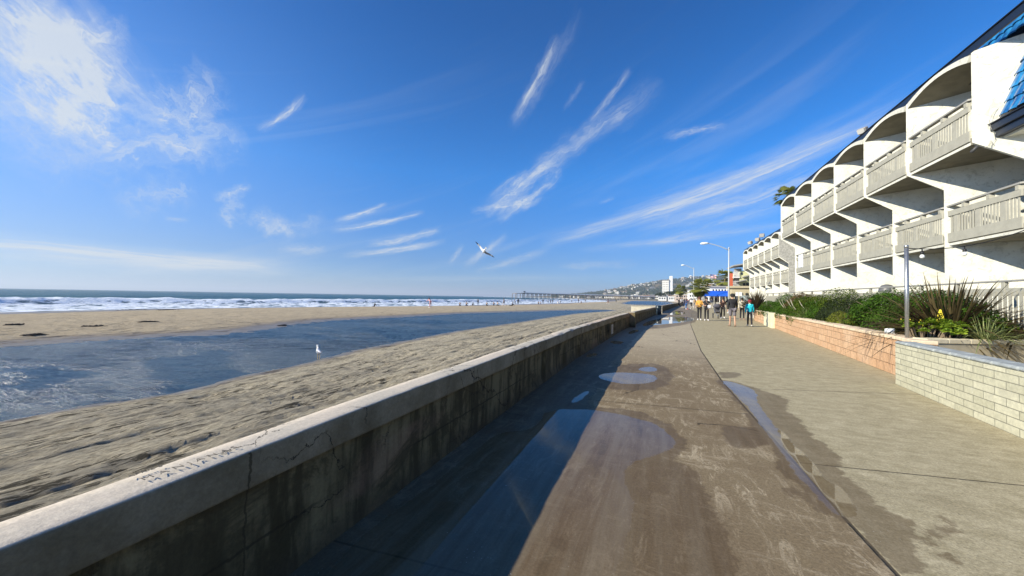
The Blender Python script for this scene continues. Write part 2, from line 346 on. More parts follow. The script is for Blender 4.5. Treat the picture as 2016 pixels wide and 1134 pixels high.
def m_sand(t, b, o):
    p = t.pos(); z = t.sep(p)[2]
    big = t.noise(t.pos((1, .45, 1)), .9, 5, .6); fine = t.noise(t.pos((1.6, .7, 1)), 11, 7, .78); gr = t.noise(p, 60, 4, .85)
    c = t.mix(t.ramp(fine, .3, .72), (.25, .215, .145), (.66, .575, .41))
    c = t.mix(t.m('MULTIPLY', t.ramp(big, .46, .66), .5), c, (.26, .235, .185))
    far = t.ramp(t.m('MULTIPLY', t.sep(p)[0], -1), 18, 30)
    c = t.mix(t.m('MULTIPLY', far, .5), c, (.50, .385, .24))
    spots = t.m('MAXIMUM', t.ramp(t.noise(t.pos((1.5, .34, 1), R(6)), 3.4, 5, .62), .585, .64), t.m('MULTIPLY', t.ramp(t.noise(t.pos((3.2, .22, 1), R(4)), 2.2, 4, .6), .58, .66), .8))
    c = t.mix(t.m('MULTIPLY', spots, .55), c, (.10, .085, .06))
    near_ = t.ramp(t.m('MULTIPLY', t.sep(p)[0], -1), 16, 11); d1 = t.noise(t.pos((3.6, .62, 1), R(5)), 3.3, 6, .7, .3); d2 = t.noise(t.pos((1, .4, 1)), .8, 3, .6)
    crest_shade = t.m('MULTIPLY', t.ramp(t.m('ADD', d1, t.m('MULTIPLY', t.m('SUBTRACT', d2, .5), .35)), .575, .615), t.m('ADD', .25, t.m('MULTIPLY', near_, .75)))  # dark dashes: shading of the small sand crests painted into the colour
    c = t.mix(t.m('MULTIPLY', crest_shade, .88), c, (.045, .038, .024))
    wet = t.ramp(t.m('ADD', z, t.m('MULTIPLY', t.m('SUBTRACT', big, .5), .08)), -.76, -.86)
    seaw = t.ramp(z, -1.02, -1.2); wet = t.m('MAXIMUM', wet, seaw)
    c = t.mix(t.m('MULTIPLY', wet, .66), c, (.10, .075, .05))
    c = t.mix(.35, c, t.mix(gr, (.45, .42, .38), (1.5, 1.5, 1.5)), 'MULTIPLY')
    t.put(b.inputs['Base Color'], c); t.put(b.inputs['Roughness'], t.m('SUBTRACT', .95, t.m('MULTIPLY', wet, .6)))
    h = t.m('ADD', t.m('MULTIPLY', fine, 1.0), t.m('ADD', t.m('MULTIPLY', gr, .2), t.m('MULTIPLY', t.noise(t.pos((2.2, .5, 1)), 3.0, 5, .65), 1.2)))
    t.put(b.inputs['Normal'], t.bump(h, t.m('SUBTRACT', 1.0, t.m('MULTIPLY', wet, .8)), .06))
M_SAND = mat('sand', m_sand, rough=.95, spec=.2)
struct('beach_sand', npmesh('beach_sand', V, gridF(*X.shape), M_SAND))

# lagoon
def m_lagoon(t, b, o):
    r = R(20)
    w1 = t.noise(t.pos((.55, 2.6, 1), R(-14)), 2.6, 5, .6, .4); w2 = t.noise(t.pos((.8, 3.2, 1), R(-20)), 7, 4, .65, .3)
    br = t.noise(t.pos((.35, .8, 1)), .35, 3, .5)
    t.put(b.inputs['Base Color'], t.mix(t.ramp(w1, .35, .7), (.010, .030, .050), (.030, .065, .085)))
    h = t.m('ADD', w1, t.m('MULTIPLY', w2, .5))
    t.put(b.inputs['Normal'], t.bump(h, t.m('ADD', .55, t.m('MULTIPLY', t.ramp(br, .35, .6), .45)), .34))
M_LAG = mat('lagoon_water', m_lagoon, rough=.22, spec=.34)
g = MB().add([(-34, 135, -.9), (8.2, 135, -.9), (25, 480, -.9), (-34, 480, -.9)], [(0, 1, 2, 3)])
struct('far_pond', g.mesh('far_pond', M_LAG))
ys = [-12.]
while ys[-1] < 95: ys.append(ys[-1]+max(.10, .010*abs(ys[-1])))
Y, X = np.meshgrid(np.array(ys), np.linspace(-34, -5.5, 300), indexing='ij'); a_, c_ = X*.90+Y*.43, -X*.43+Y*.90
wv_ = (fbm(a_*.9+3, c_*4.2, 3, 50)-.5)*.042+(fbm(a_*2.6, c_*9.5, 2, 51)-.5)*.018; gust = .35+.9*sm(fbm(X*.22, Y*.30, 3, 52), .35, .6)
struct('lagoon', npmesh('lagoon', np.stack([X, Y, -.9+wv_*gust*1.7], -1).reshape(-1, 3), gridF(*X.shape)[:, ::-1], M_LAG))

# ocean with breakers
ys = [-60.]
while ys[-1] < 1500: ys.append(ys[-1]+max(.8, .011*abs(ys[-1])))
ys = [-9000, -3000, -900, -300, -120]+ys+[1900, 2600, 4000, 7000, 15000]
d = [-6.]
while d[-1] < 160: d.append(d[-1]+max(.45, .008*d[-1]))
while d[-1] < 15000: d.append(d[-1]*1.12)
Y, D = np.meshgrid(np.array(ys, float), np.array(d), indexing='ij'); XO = np.interp(Y, OY, OX)
X = XO-D
def ridge(D, c, w, sharp=2.2):   # steep shoreward face
    u = (D-c); return np.where(u < 0, np.exp(-(u/(w/sharp))**2), np.exp(-(u/w)**2))
wob = 6*(fbm(Y*.02, Y*0+1, 3, 4)-.5)+1.6*(fbm(Y*.15, D*.02, 2, 8)-.5)
seg = sm(fbm(Y*.012+.3, Y*0+5, 2, 12), .2, .42)
nearw = 1-sm(Y, 90, 170)
lum = fbm(Y*.55, D*.5, 4, 21); lum2 = fbm(Y*1.6, D*1.2, 3, 27)
fa = sm(D, 15000, 200)
A1 = ridge(D, 31+wob, 4.2)*(.62+.38*seg)*(.45+.75*lum); 
A2 = ridge(D, 17+wob*.8+3*np.sin(Y*.06), 2.0)*.42*lum*1.3; A3 = ridge(D, 7+wob*.4, 1.3)*.22*lum*1.3
A4 = ridge(D, 58+wob*1.3, 6)*.55; A5 = ridge(D, 95+wob*1.5, 8)*.6*sm(fbm(Y*.01, Y*0+9, 2, 40), .3, .6); A6 = ridge(D, 150+wob*1.5, 10)*.5
Z = -1.34+1.45*A1+A2+A3+A4+A5+A6+.10*(lum2-.5)*np.exp(-D/60.)
Z = np.where(D < 0, -1.34+D*.0, Z)
foam = np.zeros_like(D)
br1 = 31+wob
foam = np.where(D < br1+2.5*lum, .66+.55*(lum-.5), 0.)
foam = np.maximum(foam, A1*1.5*(.4+lum))
foam = np.maximum(foam, (A2+A3)*2.4)
right = sm(Y, 60, 130)
foam = np.maximum(foam, ridge(D, 58+wob*1.3, 5)*(.25+right)*1.1*sm(fbm(Y*.05, Y*0+3, 3, 61), .42, .6))
foam = np.maximum(foam, ridge(D, 95+wob*1.5, 6)*(right)*.95*sm(fbm(Y*.03, Y*0+13, 3, 63), .4, .62))
foam = np.maximum(foam, right*.75*sm(D, 62, 40)*lum*1.4)
foam = np.where(D > 220, 0, foam)
foam = foam*np.where(D < 1.5, sm(D+2*(lum-.5)*2, -3, 1), 1)
V = np.stack([X, Y, Z], -1).reshape(-1, 3)
def m_ocean(t, b, o):
    f = t.attr('foam'); p = t.pos()
    n = t.noise(t.pos((1, .5, 1)), .9, 6, .65, .5); n2 = t.noise(t.pos((1, .6, 1)), 3.5, 4, .7)
    k = t.ramp(t.m('ADD', t.m('SUBTRACT', f, .52), t.m('MULTIPLY', t.m('SUBTRACT', n, .5), 1.5)), -.05, .18)
    sw = t.noise(t.pos((.25, .06, 1)), .55, 5, .6)
    wc = t.mix(t.ramp(sw, .35, .65), (.006, .050, .052), (.016, .085, .082))
    wc = t.mix(t.ramp(f, .0, .4), wc, (.06, .12, .15))
    t.put(b.inputs['Base Color'], t.mix(k, wc, t.mix(t.ramp(n2, .3, .65), (.62, .70, .78), (.93, .95, .96))))
    t.put(b.inputs['Roughness'], t.m('ADD', .34, t.m('MULTIPLY', k, .5)))
    h = t.m('ADD', t.m('MULTIPLY', n, .6), t.m('ADD', t.m('MULTIPLY', n2, .25), sw))
    t.put(b.inputs['Normal'], t.bump(h, .9, .5))
M_OC = mat('ocean_water', m_ocean, rough=.25, spec=.22)
struct('ocean', npmesh('ocean', V, gridF(*X.shape)[:, ::-1], M_OC, {'foam': foam}))

# ---------------------------------------------------------------- boardwalk (one slab; puddles and damp as real shapes on it)
def sdf(P, poly):            # + inside, metres
    x, y = P; n = len(poly); dmin = np.full(x.shape, 1e9); ins = np.zeros(x.shape, bool)
    for i in range(n):
        ax, ay = poly[i]; bx, by = poly[(i+1) % n]; ex, ey = bx-ax, by-ay; wx, wy = x-ax, y-ay
        tt = np.clip((wx*ex+wy*ey)/(ex*ex+ey*ey+1e-12), 0, 1); dmin = np.minimum(dmin, (wx-ex*tt)**2+(wy-ey*tt)**2)
        c = ((ay > y) != (by > y)) & (x < (bx-ax)*(y-ay)/(by-ay+1e-12)+ax); ins ^= c
    return np.where(ins, 1, -1)*np.sqrt(dmin)
def gp(l): return [tuple(G(a, b)[:2]) for a, b in l]
def smooth_poly(p, it=2):
    for _ in range(it):
        q = []
        for i in range(len(p)):
            a = p[i]; b_ = p[(i+1) % len(p)]; q += [(a[0]*.75+b_[0]*.25, a[1]*.75+b_[1]*.25), (a[0]*.25+b_[0]*.75, a[1]*.25+b_[1]*.75)]
        p = q
    return p
JY = [-12, 2.73, 3.33, 5.08, 7.66, 12.3, 24.3, 50, 120, 300]; JX = [1.26, 1.22, 1.19, 1.13, 1.05, 1.09, 1.61, 3.4, 10, 26]
def jx(y): return np.interp(y, JY, JX)
PUD = [gp([(1068, 812), (1110, 804), (1180, 808), (1240, 819), (1300, 838), (1330, 866), (1325, 885), (1270, 900), (1225, 925), (1235, 960), (1250, 1010), (1235, 1070), (1200, 1134), (1150, 1300), (1050, 1500), (600, 1400), (620, 1134), (760, 1020), (880, 930), (960, 868), (985, 850), (1040, 846), (1062, 832)]),
       gp([(1172, 741), (1190, 734), (1240, 733), (1285, 737), (1297, 746), (1285, 753), (1240, 757), (1200, 752)]), gp([(1254, 727), (1270, 722), (1292, 723), (1294, 731), (1270, 732)]),
       gp([(1424, 750), (1440, 752), (1484, 767), (1486, 790), (1500, 810), (1522, 842), (1545, 856), (1556, 875), (1572, 888), (1606, 920), (1618, 948), (1648, 958), (1672, 980), (1678, 1006), (1660, 1016), (1632, 994), (1592, 952), (1562, 917), (1530, 874), (1512, 850), (1490, 818), (1466, 790), (1440, 765)]),
       gp([(1120, 792), (1150, 770), (1163, 770), (1135, 795)]), gp([(1196, 673), (1212, 670), (1232, 674), (1215, 679)]),
       gp([(1303, 626), (1330, 623), (1362, 625), (1369, 630), (1350, 634), (1310, 638), (1285, 640), (1262, 643), (1270, 634)]), gp([(1312, 619), (1328, 612), (1345, 612), (1352, 618), (1330, 621)]), gp([(1345, 606), (1360, 606), (1362, 609), (1345, 610)]),
       gp([(1235, 655), (1250, 648), (1262, 651), (1240, 659)]), gp([(1150, 700), (1170, 694), (1180, 698), (1160, 704)])]
WETP = [gp([(1480, 765), (1540, 778), (1556, 790), (1550, 806), (1575, 828), (1615, 868), (1655, 905), (1668, 940), (1710, 968), (1760, 1010), (1800, 1030), (1830, 1134), (1765, 1134), (1660, 1015), (1520, 850), (1470, 790)]),
        gp([(1415, 845), (1440, 838), (1500, 842), (1535, 862), (1530, 880), (1480, 884), (1430, 875)]), gp([(1530, 960), (1570, 955), (1590, 975), (1550, 985)]),
        gp([(1150, 745), (1185, 725), (1240, 715), (1300, 716), (1330, 735), (1310, 765), (1230, 770), (1170, 762)]), gp([(1000, 850), (1045, 805), (1250, 800), (1340, 850), (1350, 890), (1330, 900), (1385, 950), (1430, 1050), (1470, 1134), (1500, 1300), (500, 1300), (560, 1134)]),
        gp([(1560, 838), (1575, 836), (1590, 848), (1575, 854), (1562, 850)]), gp([(1255, 650), (1280, 636), (1300, 615), (1330, 605), (1370, 610), (1380, 632), (1320, 645)]),
        gp([(1410, 733), (1440, 731), (1465, 738), (1440, 745), (1420, 745)])]
for k in range(26):           # drips and paw-sized splashes beyond the channel
    a, b_ = rnd.uniform(1740, 1900), rnd.uniform(1010, 1120); c_ = G(a, b_); rr = rnd.uniform(.012, .035)
    WETP.append([(c_[0]+rr*1.6*cos(q), c_[1]+rr*sin(q)) for q in np.linspace(0, 2*pi, 7)[:-1]])
ys = [-6.]
while ys[-1] < 300: ys.append(ys[-1]+max(.05, .011*abs(ys[-1])))
ys = np.array(ys)
tx = np.concatenate([np.linspace(-.12, 3.6, 78)[:-1], np.linspace(3.6, 7, 35)[:-1], np.linspace(7, 16, 20)])
Y, T = np.meshgrid(ys, tx, indexing='ij'); X = wallx(Y)+T
pud = np.full(X.shape, -9.); wet = np.full(X.shape, -9.)
for k, p in enumerate(PUD): pud = np.maximum(pud, sdf((X, Y), smooth_poly(p, 2))+(.03 if k == 3 else 0))
for p in WETP: wet = np.maximum(wet, sdf((X, Y), smooth_poly(p, 1)))
wet = np.maximum(wet, (wallx(Y)+.95-.1*sm(Y, 4, 9)-X))      # damp strip along the wall
wet = np.maximum(wet, pud+.10)
V = np.stack([X, Y, 0*X], -1).reshape(-1, 3)
def m_walk(t, b, o):
    p = t.pos(); pd = t.attr('pud'); wt = t.attr('wet'); side = t.attr('side')
    nz = t.noise(p, 3.2, 5, .65, .3); n8 = t.noise(p, 14, 5, .7); gr = t.noise(p, 55, 5, .88)
    ed = t.m('MULTIPLY', t.m('SUBTRACT', nz, .5), .22); ed2 = t.m('MULTIPLY', t.m('SUBTRACT', n8, .5), .12); e3 = t.m('MULTIPLY', t.m('SUBTRACT', t.noise(p, 45, 3, .7), .5), .03)
    # left: dirty brown sweep marks; right: cleaner grey
    sw = t.noise(t.pos((4.5, 1.2, 1), R(24)), 1.9, 7, .76, .9); sw2 = t.noise(t.pos((1.5, 4.5, 1), R(38)), 1.6, 6, .74, .7)
    sws = t.m('MULTIPLY', t.m('MAXIMUM', t.ramp(sw, .49, .64), t.m('MULTIPLY', t.ramp(sw2, .52, .66), .8)), t.m('ADD', .55, t.m('MULTIPLY', t.ramp(t.noise(p, .8, 3, .6), .4, .6), .55)))
    left = t.mix(t.m('MULTIPLY', sws, .95), (.215, .165, .10), (.44, .365, .25))
    big = t.noise(p, .55, 4, .6)
    left = t.mix(t.m('MULTIPLY', t.ramp(big, .4, .62), .55), left, (.155, .11, .065))
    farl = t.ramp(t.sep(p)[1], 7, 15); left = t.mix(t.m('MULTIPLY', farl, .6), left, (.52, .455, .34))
    rs = t.m('ADD', t.m('MULTIPLY', t.noise(t.pos((1, 2.2, 1), R(-12)), 3.4, 7, .82, .3), .6), t.m('MULTIPLY', t.noise(p, 6, 6, .8), .4))
    right = t.mix(t.ramp(rs, .34, .68), (.235, .205, .125), (.40, .355, .24))
    right = t.mix(t.m('MULTIPLY', t.ramp(t.noise(p, .8, 4, .6), .55, .72), .45), right, (.20, .17, .105))
    c = t.mix(t.ramp(side, -.01, .01), left, t.mix(1, right, (1.22, 1.2, 1.2), 'MULTIPLY'))
    c = t.mix(.8, c, t.mix(t.ramp(gr, .28, .72), (.50, .50, .48), (1.42, 1.42, 1.4)), 'MULTIPLY')
    specks = t.ramp(t.noise(t.pos((1, 1, 1)), 38, 2, .5), .70, .73)
    c = t.mix(t.m('MULTIPLY', specks, .6), c, (.05, .045, .035))
    # hairline cracks and slab joints
    jn = t.attr('jnt'); wv = t.m('MULTIPLY', t.m('SUBTRACT', n8, .5), .012)
    jl = t.ramp(t.m('ABSOLUTE', t.m('ADD', jn, wv)), .011, .004)
    sj = t.ramp(t.m('ABSOLUTE', t.m('ADD', side, wv)), .018, .006); jl = t.m('MAXIMUM', jl, sj)
    cr = t.vor(t.node('ShaderNodeVectorMath', operation='ADD', inp={0: p, 1: t.noise(p, 1.1, 3, .6, 0, 1)}).outputs[0], .33)
    cr = t.m('MULTIPLY', t.m('MULTIPLY', t.ramp(cr, .005, .002), t.ramp(big, .5, .6)), t.ramp(side, 0, -.05)); jl = t.m('MAXIMUM', jl, cr)
    c = t.mix(t.m('MULTIPLY', jl, .85), c, (.03, .025, .02))
    wm = t.ramp(t.m('ADD', t.m('ADD', wt, t.m('MULTIPLY', ed, 1.7)), t.m('MULTIPLY', ed2, 1.3)), -.015, .03)
    pm = t.ramp(t.m('ADD', t.m('ADD', pd, t.m('MULTIPLY', ed, .55)), t.m('ADD', e3, t.m('MULTIPLY', ed2, .3))), -.004, .008)
    isl = t.ramp(t.noise(p, 21, 4, .75), .66, .70); pm = t.m('MULTIPLY', pm, t.m('SUBTRACT', 1, t.m('MULTIPLY', isl, t.ramp(pd, .25, .08))))
    smo = t.mix(t.ramp(nz, .3, .7), (.10, .062, .028), (.145, .098, .050)); lw = t.noise(t.pos((3.4, .22, 1)), 1.4, 5, .7, .2); smo = t.mix(t.ramp(lw, .38, .64), smo, (.185, .145, .092)); smo = t.mix(t.m('MULTIPLY', t.ramp(lw, .44, .34), .5), smo, (.06, .045, .022))
    wc = t.mix(.5, t.mix(1, c, (.42, .38, .34), 'MULTIPLY'), smo)
    c = t.mix(t.m('MULTIPLY', wm, .74), c, wc)
    salt = t.m('MULTIPLY', t.ramp(t.noise(p, 62, 2, .5), .69, .72), t.ramp(t.noise(p, 1.3, 3, .6), .54, .60)); c = t.mix(t.m('MULTIPLY', salt, .7), c, (.5, .48, .42))
    c = t.mix(pm, c, t.mix(.6, smo, c))
    t.put(b.inputs['Base Color'], c); b.inputs['IOR'].default_value = 1.33
    ro = t.m('SUBTRACT', .88, t.m('MULTIPLY', wm, t.m('ADD', .16, t.m('MULTIPLY', n8, .2))))
    t.put(b.inputs['Roughness'], t.m('MULTIPLY', ro, t.m('SUBTRACT', 1.02, pm)))
    h = t.m('SUBTRACT', t.m('ADD', t.m('MULTIPLY', gr, .35), t.m('MULTIPLY', n8, .5)), jl)
    t.put(b.inputs['Normal'], t.bump(h, t.m('MULTIPLY', t.m('SUBTRACT', 1, pm), t.m('SUBTRACT', .75, t.m('MULTIPLY', wm, .45))), .012))
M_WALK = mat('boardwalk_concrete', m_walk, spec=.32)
S = X-jx(Y)
# cross joints: left slabs and right slabs are cut at different places
jd = np.full(X.shape, 9.)
for y0, sl_, sd_ in ((5.64, .107, -1), (10.6, .1, -1), (15.5, .1, -1), (21, .1, -1), (1.9, .1, -1), (27, .1, -1), (7.0, .31, 1), (11.2, .3, 1), (4.05, .16, 1), (15.5, .3, 1), (20, .3, 1), (26, .3, 1), (1.5, .2, 1)):
    q = (Y-y0-sl_*(X if sd_ > 0 else X)); q = np.where(np.sign(S) == sd_, q, 9); jd = np.where(np.abs(q) < np.abs(jd), q, jd)
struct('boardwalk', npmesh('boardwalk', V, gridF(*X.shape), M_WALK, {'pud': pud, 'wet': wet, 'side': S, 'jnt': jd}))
# land behind and beyond the boardwalk
M_GR = mat('town_ground', color=(.24, .22, .17), rough=.95, var=.25, vs=.2)
g = MB(); yy = [-60, 0, 40, 80, 150, 300, 600, 800]
g.add([(float(wallx(y))-.2, y, -.03) for y in yy]+[(600, y, -.03) for y in yy], [(i, 8+i, 9+i, i+1) for i in range(7)])
struct('ground', g.mesh('ground', M_GR))

# ---------------------------------------------------------------- seawall
def m_seawall(t, b, o):
    p = t.pos(); x, y, z = t.sep(p); cap = t.attr('cap')
    n = t.noise(p, 2.2, 6, .65); n2 = t.noise(p, 12, 5, .7); gr = t.noise(p, 50, 5, .85)
    st = t.noise(t.pos((1, 2.6, .35)), 2.4, 5, .65, .3)
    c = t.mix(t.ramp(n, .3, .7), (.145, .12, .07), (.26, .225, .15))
    low = t.mix(t.ramp(st, .40, .62), (.165, .135, .068), (.052, .042, .018))  # face below the cap: stains, plus its shade put into darker tones
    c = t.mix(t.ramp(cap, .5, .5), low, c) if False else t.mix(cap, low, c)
    rs = t.ramp(t.noise(t.pos((1, .35, 1)), .9, 3, .5), .60, .66)
    c = t.mix(t.m('MULTIPLY', rs, .4), c, (.27, .165, .11))                                          # rosy patches of render
    strk = t.m('MULTIPLY', t.ramp(t.m('ADD', t.m('MULTIPLY', t.noise(t.pos((1, 2.0, .35)), 1.8, 4, .65), .55), t.m('MULTIPLY', t.noise(t.pos((1, .5, .8)), .9, 3, .6), .4)), .52, .62), t.m('SUBTRACT', 1, t.m('MULTIPLY', cap, .75)))
    c = t.mix(t.m('MULTIPLY', strk, .7), c, (.028, .022, .010))
    lc = t.m('SUBTRACT', 1, cap); bl = t.noise(t.pos((1, .8, 1.1)), 1.6, 6, .72, .5); c = t.mix(t.m('MULTIPLY', t.m('MULTIPLY', t.ramp(bl, .48, .60), lc), .8), c, (.05, .040, .018)); c = t.mix(t.m('MULTIPLY', t.m('MULTIPLY', t.ramp(bl, .44, .34), lc), .6), c, (.20, .165, .095))
    wob_ = t.m('MULTIPLY', t.m('SUBTRACT', n2, .5), .05); fy = t.m('ABSOLUTE', t.m('SUBTRACT', t.m('FRACT', t.m('DIVIDE', t.m('ADD', y, wob_), 2.35)), .5)); jt = t.ramp(fy, .0030, .0012); hl = t.m('MULTIPLY', t.m('MULTIPLY', t.ramp(t.m('ABSOLUTE', t.m('ADD', t.m('SUBTRACT', z, .29), wob_)), .010, .004), lc), t.ramp(t.noise(p, .7, 2, .5), .40, .5)); c = t.mix(t.m('MULTIPLY', t.m('MAXIMUM', jt, hl), .75), c, (.03, .024, .012))
    damp = t.ramp(t.m('ADD', z, t.m('MULTIPLY', t.m('SUBTRACT', n, .5), .3)), .22, .02)
    c = t.mix(t.m('MULTIPLY', damp, .6), c, (.05, .04, .025))
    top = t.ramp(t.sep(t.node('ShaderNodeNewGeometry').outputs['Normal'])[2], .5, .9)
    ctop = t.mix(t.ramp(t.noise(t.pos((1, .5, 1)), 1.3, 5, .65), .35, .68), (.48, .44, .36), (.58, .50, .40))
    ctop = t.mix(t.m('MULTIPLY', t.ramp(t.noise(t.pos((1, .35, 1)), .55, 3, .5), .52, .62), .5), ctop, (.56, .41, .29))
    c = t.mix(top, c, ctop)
    wv = t.node('ShaderNodeVectorMath', operation='ADD', inp={0: t.pos((1, 1, 1)), 1: t.node('ShaderNodeVectorMath', operation='SCALE', inp={0: t.noise(p, 2.2, 6, .7, 0, 1), 3: .38}).outputs[0]}).outputs[0]
    ck = t.vor(wv, .8); ck = t.m('MULTIPLY', t.ramp(ck, .0065, .002), t.ramp(t.noise(p, .6, 2, .5), .46, .56))
    ck2 = t.m('MULTIPLY', t.ramp(t.vor(wv, 2.2), .009, .003), t.ramp(t.noise(t.pos((1, 1, 1), .5), .8, 2, .5), .54, .60)); ck = t.m('MAXIMUM', ck, ck2)
    c = t.mix(t.m('MULTIPLY', ck, .9), c, (.02, .016, .01))
    c = t.mix(.6, c, t.mix(t.ramp(gr, .25, .75), (.65, .65, .65), (1.3, 1.3, 1.3)), 'MULTIPLY')
    t.put(b.inputs['Base Color'], c)
    h = t.m('SUBTRACT', t.m('ADD', t.m('MULTIPLY', n2, .5), t.m('MULTIPLY', gr, .2)), t.m('MULTIPLY', ck, 1.5))
    t.put(b.inputs['Normal'], t.bump(h, .7, .012))
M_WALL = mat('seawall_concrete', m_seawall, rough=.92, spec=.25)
def seawall(y0, y1, name, label):
    ys = [y0]
    while ys[-1] < y1: ys.append(min(y1, ys[-1]+max(.045, .008*abs(ys[-1]))))
    ys = np.array(ys); tw = .225
    # profile: (offset from the front line towards the sea is negative, z, cap flag)
    prof = [(-tw-.02, -1.2, 0), (-tw-.02, .4, 0), (-tw, .57, 1), (-tw, .73, 1), (-tw+.018, .75, 1), (-tw+.08, .752, 1), (-tw/2, .753, 1), (-.05, .753, 1), (-.014, .752, 1), (-.004, .747, 1), (0, .735, 1), (0, .68, 1), (0, .63, 1), (0, .585, 1), (-.003, .574, 1), (-.018, .568, 0), (-.021, .53, 0)]
    prof += [(-.022, z, 0) for z in np.linspace(.49, 0, 12)]+[(-.022, -.1, 0)]
    Yg, K = np.meshgrid(ys, np.arange(len(prof)), indexing='ij'); off = np.array([q[0] for q in prof])[K]; Zg = np.array([q[1] for q in prof])[K]; cap = np.array([q[2] for q in prof], float)[K]
    pitch = 1.55; ph = ((Yg-.3) % pitch)/pitch; pil = sm(ph, .04, .07)*(1-sm(ph, .86, .89)); rec = np.where((K > 15) & (Yg > 5.6), pil*.035*sm(Zg, .02, .08), 0)
    nn = fbm(Yg*3, Zg*4+off*6, 4, 3)-.5; n9 = fbm(Yg*14, Zg*14+off*20, 3, 6)-.5
    chip = np.clip(fbm(Yg*2.1, Yg*0+K*.15, 4, 11)-.6, 0, 1)*np.isin(K, [8, 9, 10, 11])*.35
    dy = fbm(Yg*.9, Yg*0+2, 3, 15)-.5
    Xg = wallx(Yg)+off-rec+.012*nn+.006*n9-chip*.5+.012*dy*cap
    Zg = np.where((K > 2) & (K < 14), Zg+.008*nn+.016*dy-chip*.35, Zg)
    V = np.stack([Xg, Yg, Zg], -1).reshape(-1, 3); Fq = gridF(*Xg.shape)[:, ::-1]
    e = thing(name, label, 'wall')
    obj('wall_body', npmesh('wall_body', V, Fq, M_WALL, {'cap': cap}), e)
    for yy_, s_ in ((y0, 1), (y1, -1)):
        x_ = float(wallx(yy_)); q = MB(); q.box((x_-tw/2-.02, yy_+s_*.012, .33), (tw-.03, .05, .8), bev=.012); q.build('wall_end', M_WALL, e)
    return e
SW = seawall(-6, 20.3, 'seawall', 'long low weathered concrete seawall in the foreground with stained cracked face')
S2 = seawall(20.75, 38.2, 'seawall', 'second stretch of concrete seawall beyond the small offset pillar, ending at the dark barrel')
S3 = seawall(42.6, 170, 'seawall', 'distant stretch of concrete seawall past the gap with the dark barrel')
pb = MB(); pb.box((float(wallx(20.5))+.02, 20.5, .33), (.50, .30, .92), bev=.02); pb.build('pillar', M_WALL, SW)
pn = MB(); a_ = PX(1203, 640, -1.72); pn.box((-1.692, a_[1]+.15, .36), (.016, .42, .34), bev=.004)
tag(pn.build('notice_plate', mat('pale_plate', color=(.42, .38, .32), rough=.7, var=.15, vs=20)), 'small pale rectangular plate fixed to the seawall face before the pillar', 'plate')
for (dx_, dz_) in ((.0, 0),):
    lm = MB()
    for k in range(5): lm.box((-1.682, a_[1]+.15, .46-.05*k), (.004, .26-.05*(k % 2), .012))
    lm.build('lettering', mat('dark_ink', color=(.06, .05, .05), rough=.8), bpy.data.objects['notice_plate'])
# lettering scratched into the cap
def text_mesh(s, size, ext=.002):
    cu = bpy.data.curves.new('t', 'FONT'); cu.body = s; cu.size = size; cu.extrude = ext; cu.offset = -.0009; cu.align_x = 'LEFT'
    o = bpy.data.objects.new('t', cu); C.objects.link(o); bpy.context.view_layer.update()
    me = bpy.data.meshes.new_from_object(o.evaluated_get(bpy.context.evaluated_depsgraph_get())); bpy.data.objects.remove(o); bpy.data.curves.remove(cu); return me
M_SCR = mat('scratch', color=(.16, .14, .11), rough=.95)
for s_, p_, sz in (('M A N J A N A S', (275, 950), .050), ('APRIL 6', (250, 946), .034)):
    me = text_mesh(s_, sz, .001); me.materials.append(M_SCR); p = G(p_[0], p_[1], .75)
    o = obj('scratched_lettering', me, SW, (float(wallx(p[1]))-(.085 if sz > .04 else .165), p[1], .7625)); o.rotation_euler = (0, 0, pi/2)
# pale cross wall at the gap
M_PALE = mat('pale_block', color=(.62, .57, .44), rough=.9, var=.12, vs=3)
q = MB(); q.box((-1.7, 43.4, .26), (2.9, .3, .8), bev=.02, rz=R(4)).box((-1.7, 43.4, .67), (3.0, .38, .06), bev=.015, rz=R(4)).box((-.12, 42.75, .33), (.36, .5, .86), bev=.02)
tag(q.build('cross_wall', M_PALE), 'short pale wall crossing the beach opening behind the dark barrel', 'wall')
# barrel
q = MB(); q.smooth = True; q.lathe((0, 0, 0), [(.24, 0), (.27, .04), (.28, .30), (.295, .34), (.285, .38), (.285, .6), (.30, .64), (.29, .68), (.27, .82), (.25, .86), (.10, .88), (.02, .88)], 24)
bt = thing('trash_barrel', 'dark blue trash barrel standing at the seawall gap', 'barrel', (-.28, 38.7, 0))
q.build('barrel_body', mat('barrel_blue', color=(.012, .028, .045), rough=.35), bt)
q = MB(); q.smooth = True; q.lathe((0, 0, .79), [(.283, 0), (.30, .01), (.30, .05), (.28, .07), (.2, .10)], 24); q.build('lid', mat('barrel_lid', color=(.02, .04, .06), rough=.4), bt)

# ---------------------------------------------------------------- right-hand walls
def m_stucco(t, b, o):
    p = t.pos(); n = t.noise(p, 1.3, 5, .65); f = t.noise(p, 9, 5, .75); v = t.ramp(t.noise(p, 5.5, 4, .6, 1.2), .54, .66)
    c = t.mix(t.ramp(n, .3, .7), (.56, .555, .485), (.68, .675, .60)); c = t.mix(t.m('MULTIPLY', v, .6), c, (.44, .435, .375))
    st = t.ramp(t.noise(t.pos((3, 3, .25)), 2.2, 4, .6), .6, .75); c = t.mix(t.m('MULTIPLY', st, .18), c, (.42, .40, .33))
    t.put(b.inputs['Base Color'], c); t.put(b.inputs['Normal'], t.bump(t.m('ADD', f, t.m('MULTIPLY', v, .6)), .6, .02))
M_STU = mat('white_stucco', m_stucco, rough=.9, spec=.2)
M_STG = mat('grey_stucco', color=(.27, .265, .24), rough=.95, spec=.2, var=.22, vs=6)
M_BEI = mat('beige_paint', color=(.345, .335, .28), rough=.7, spec=.3, var=.07, vs=5)
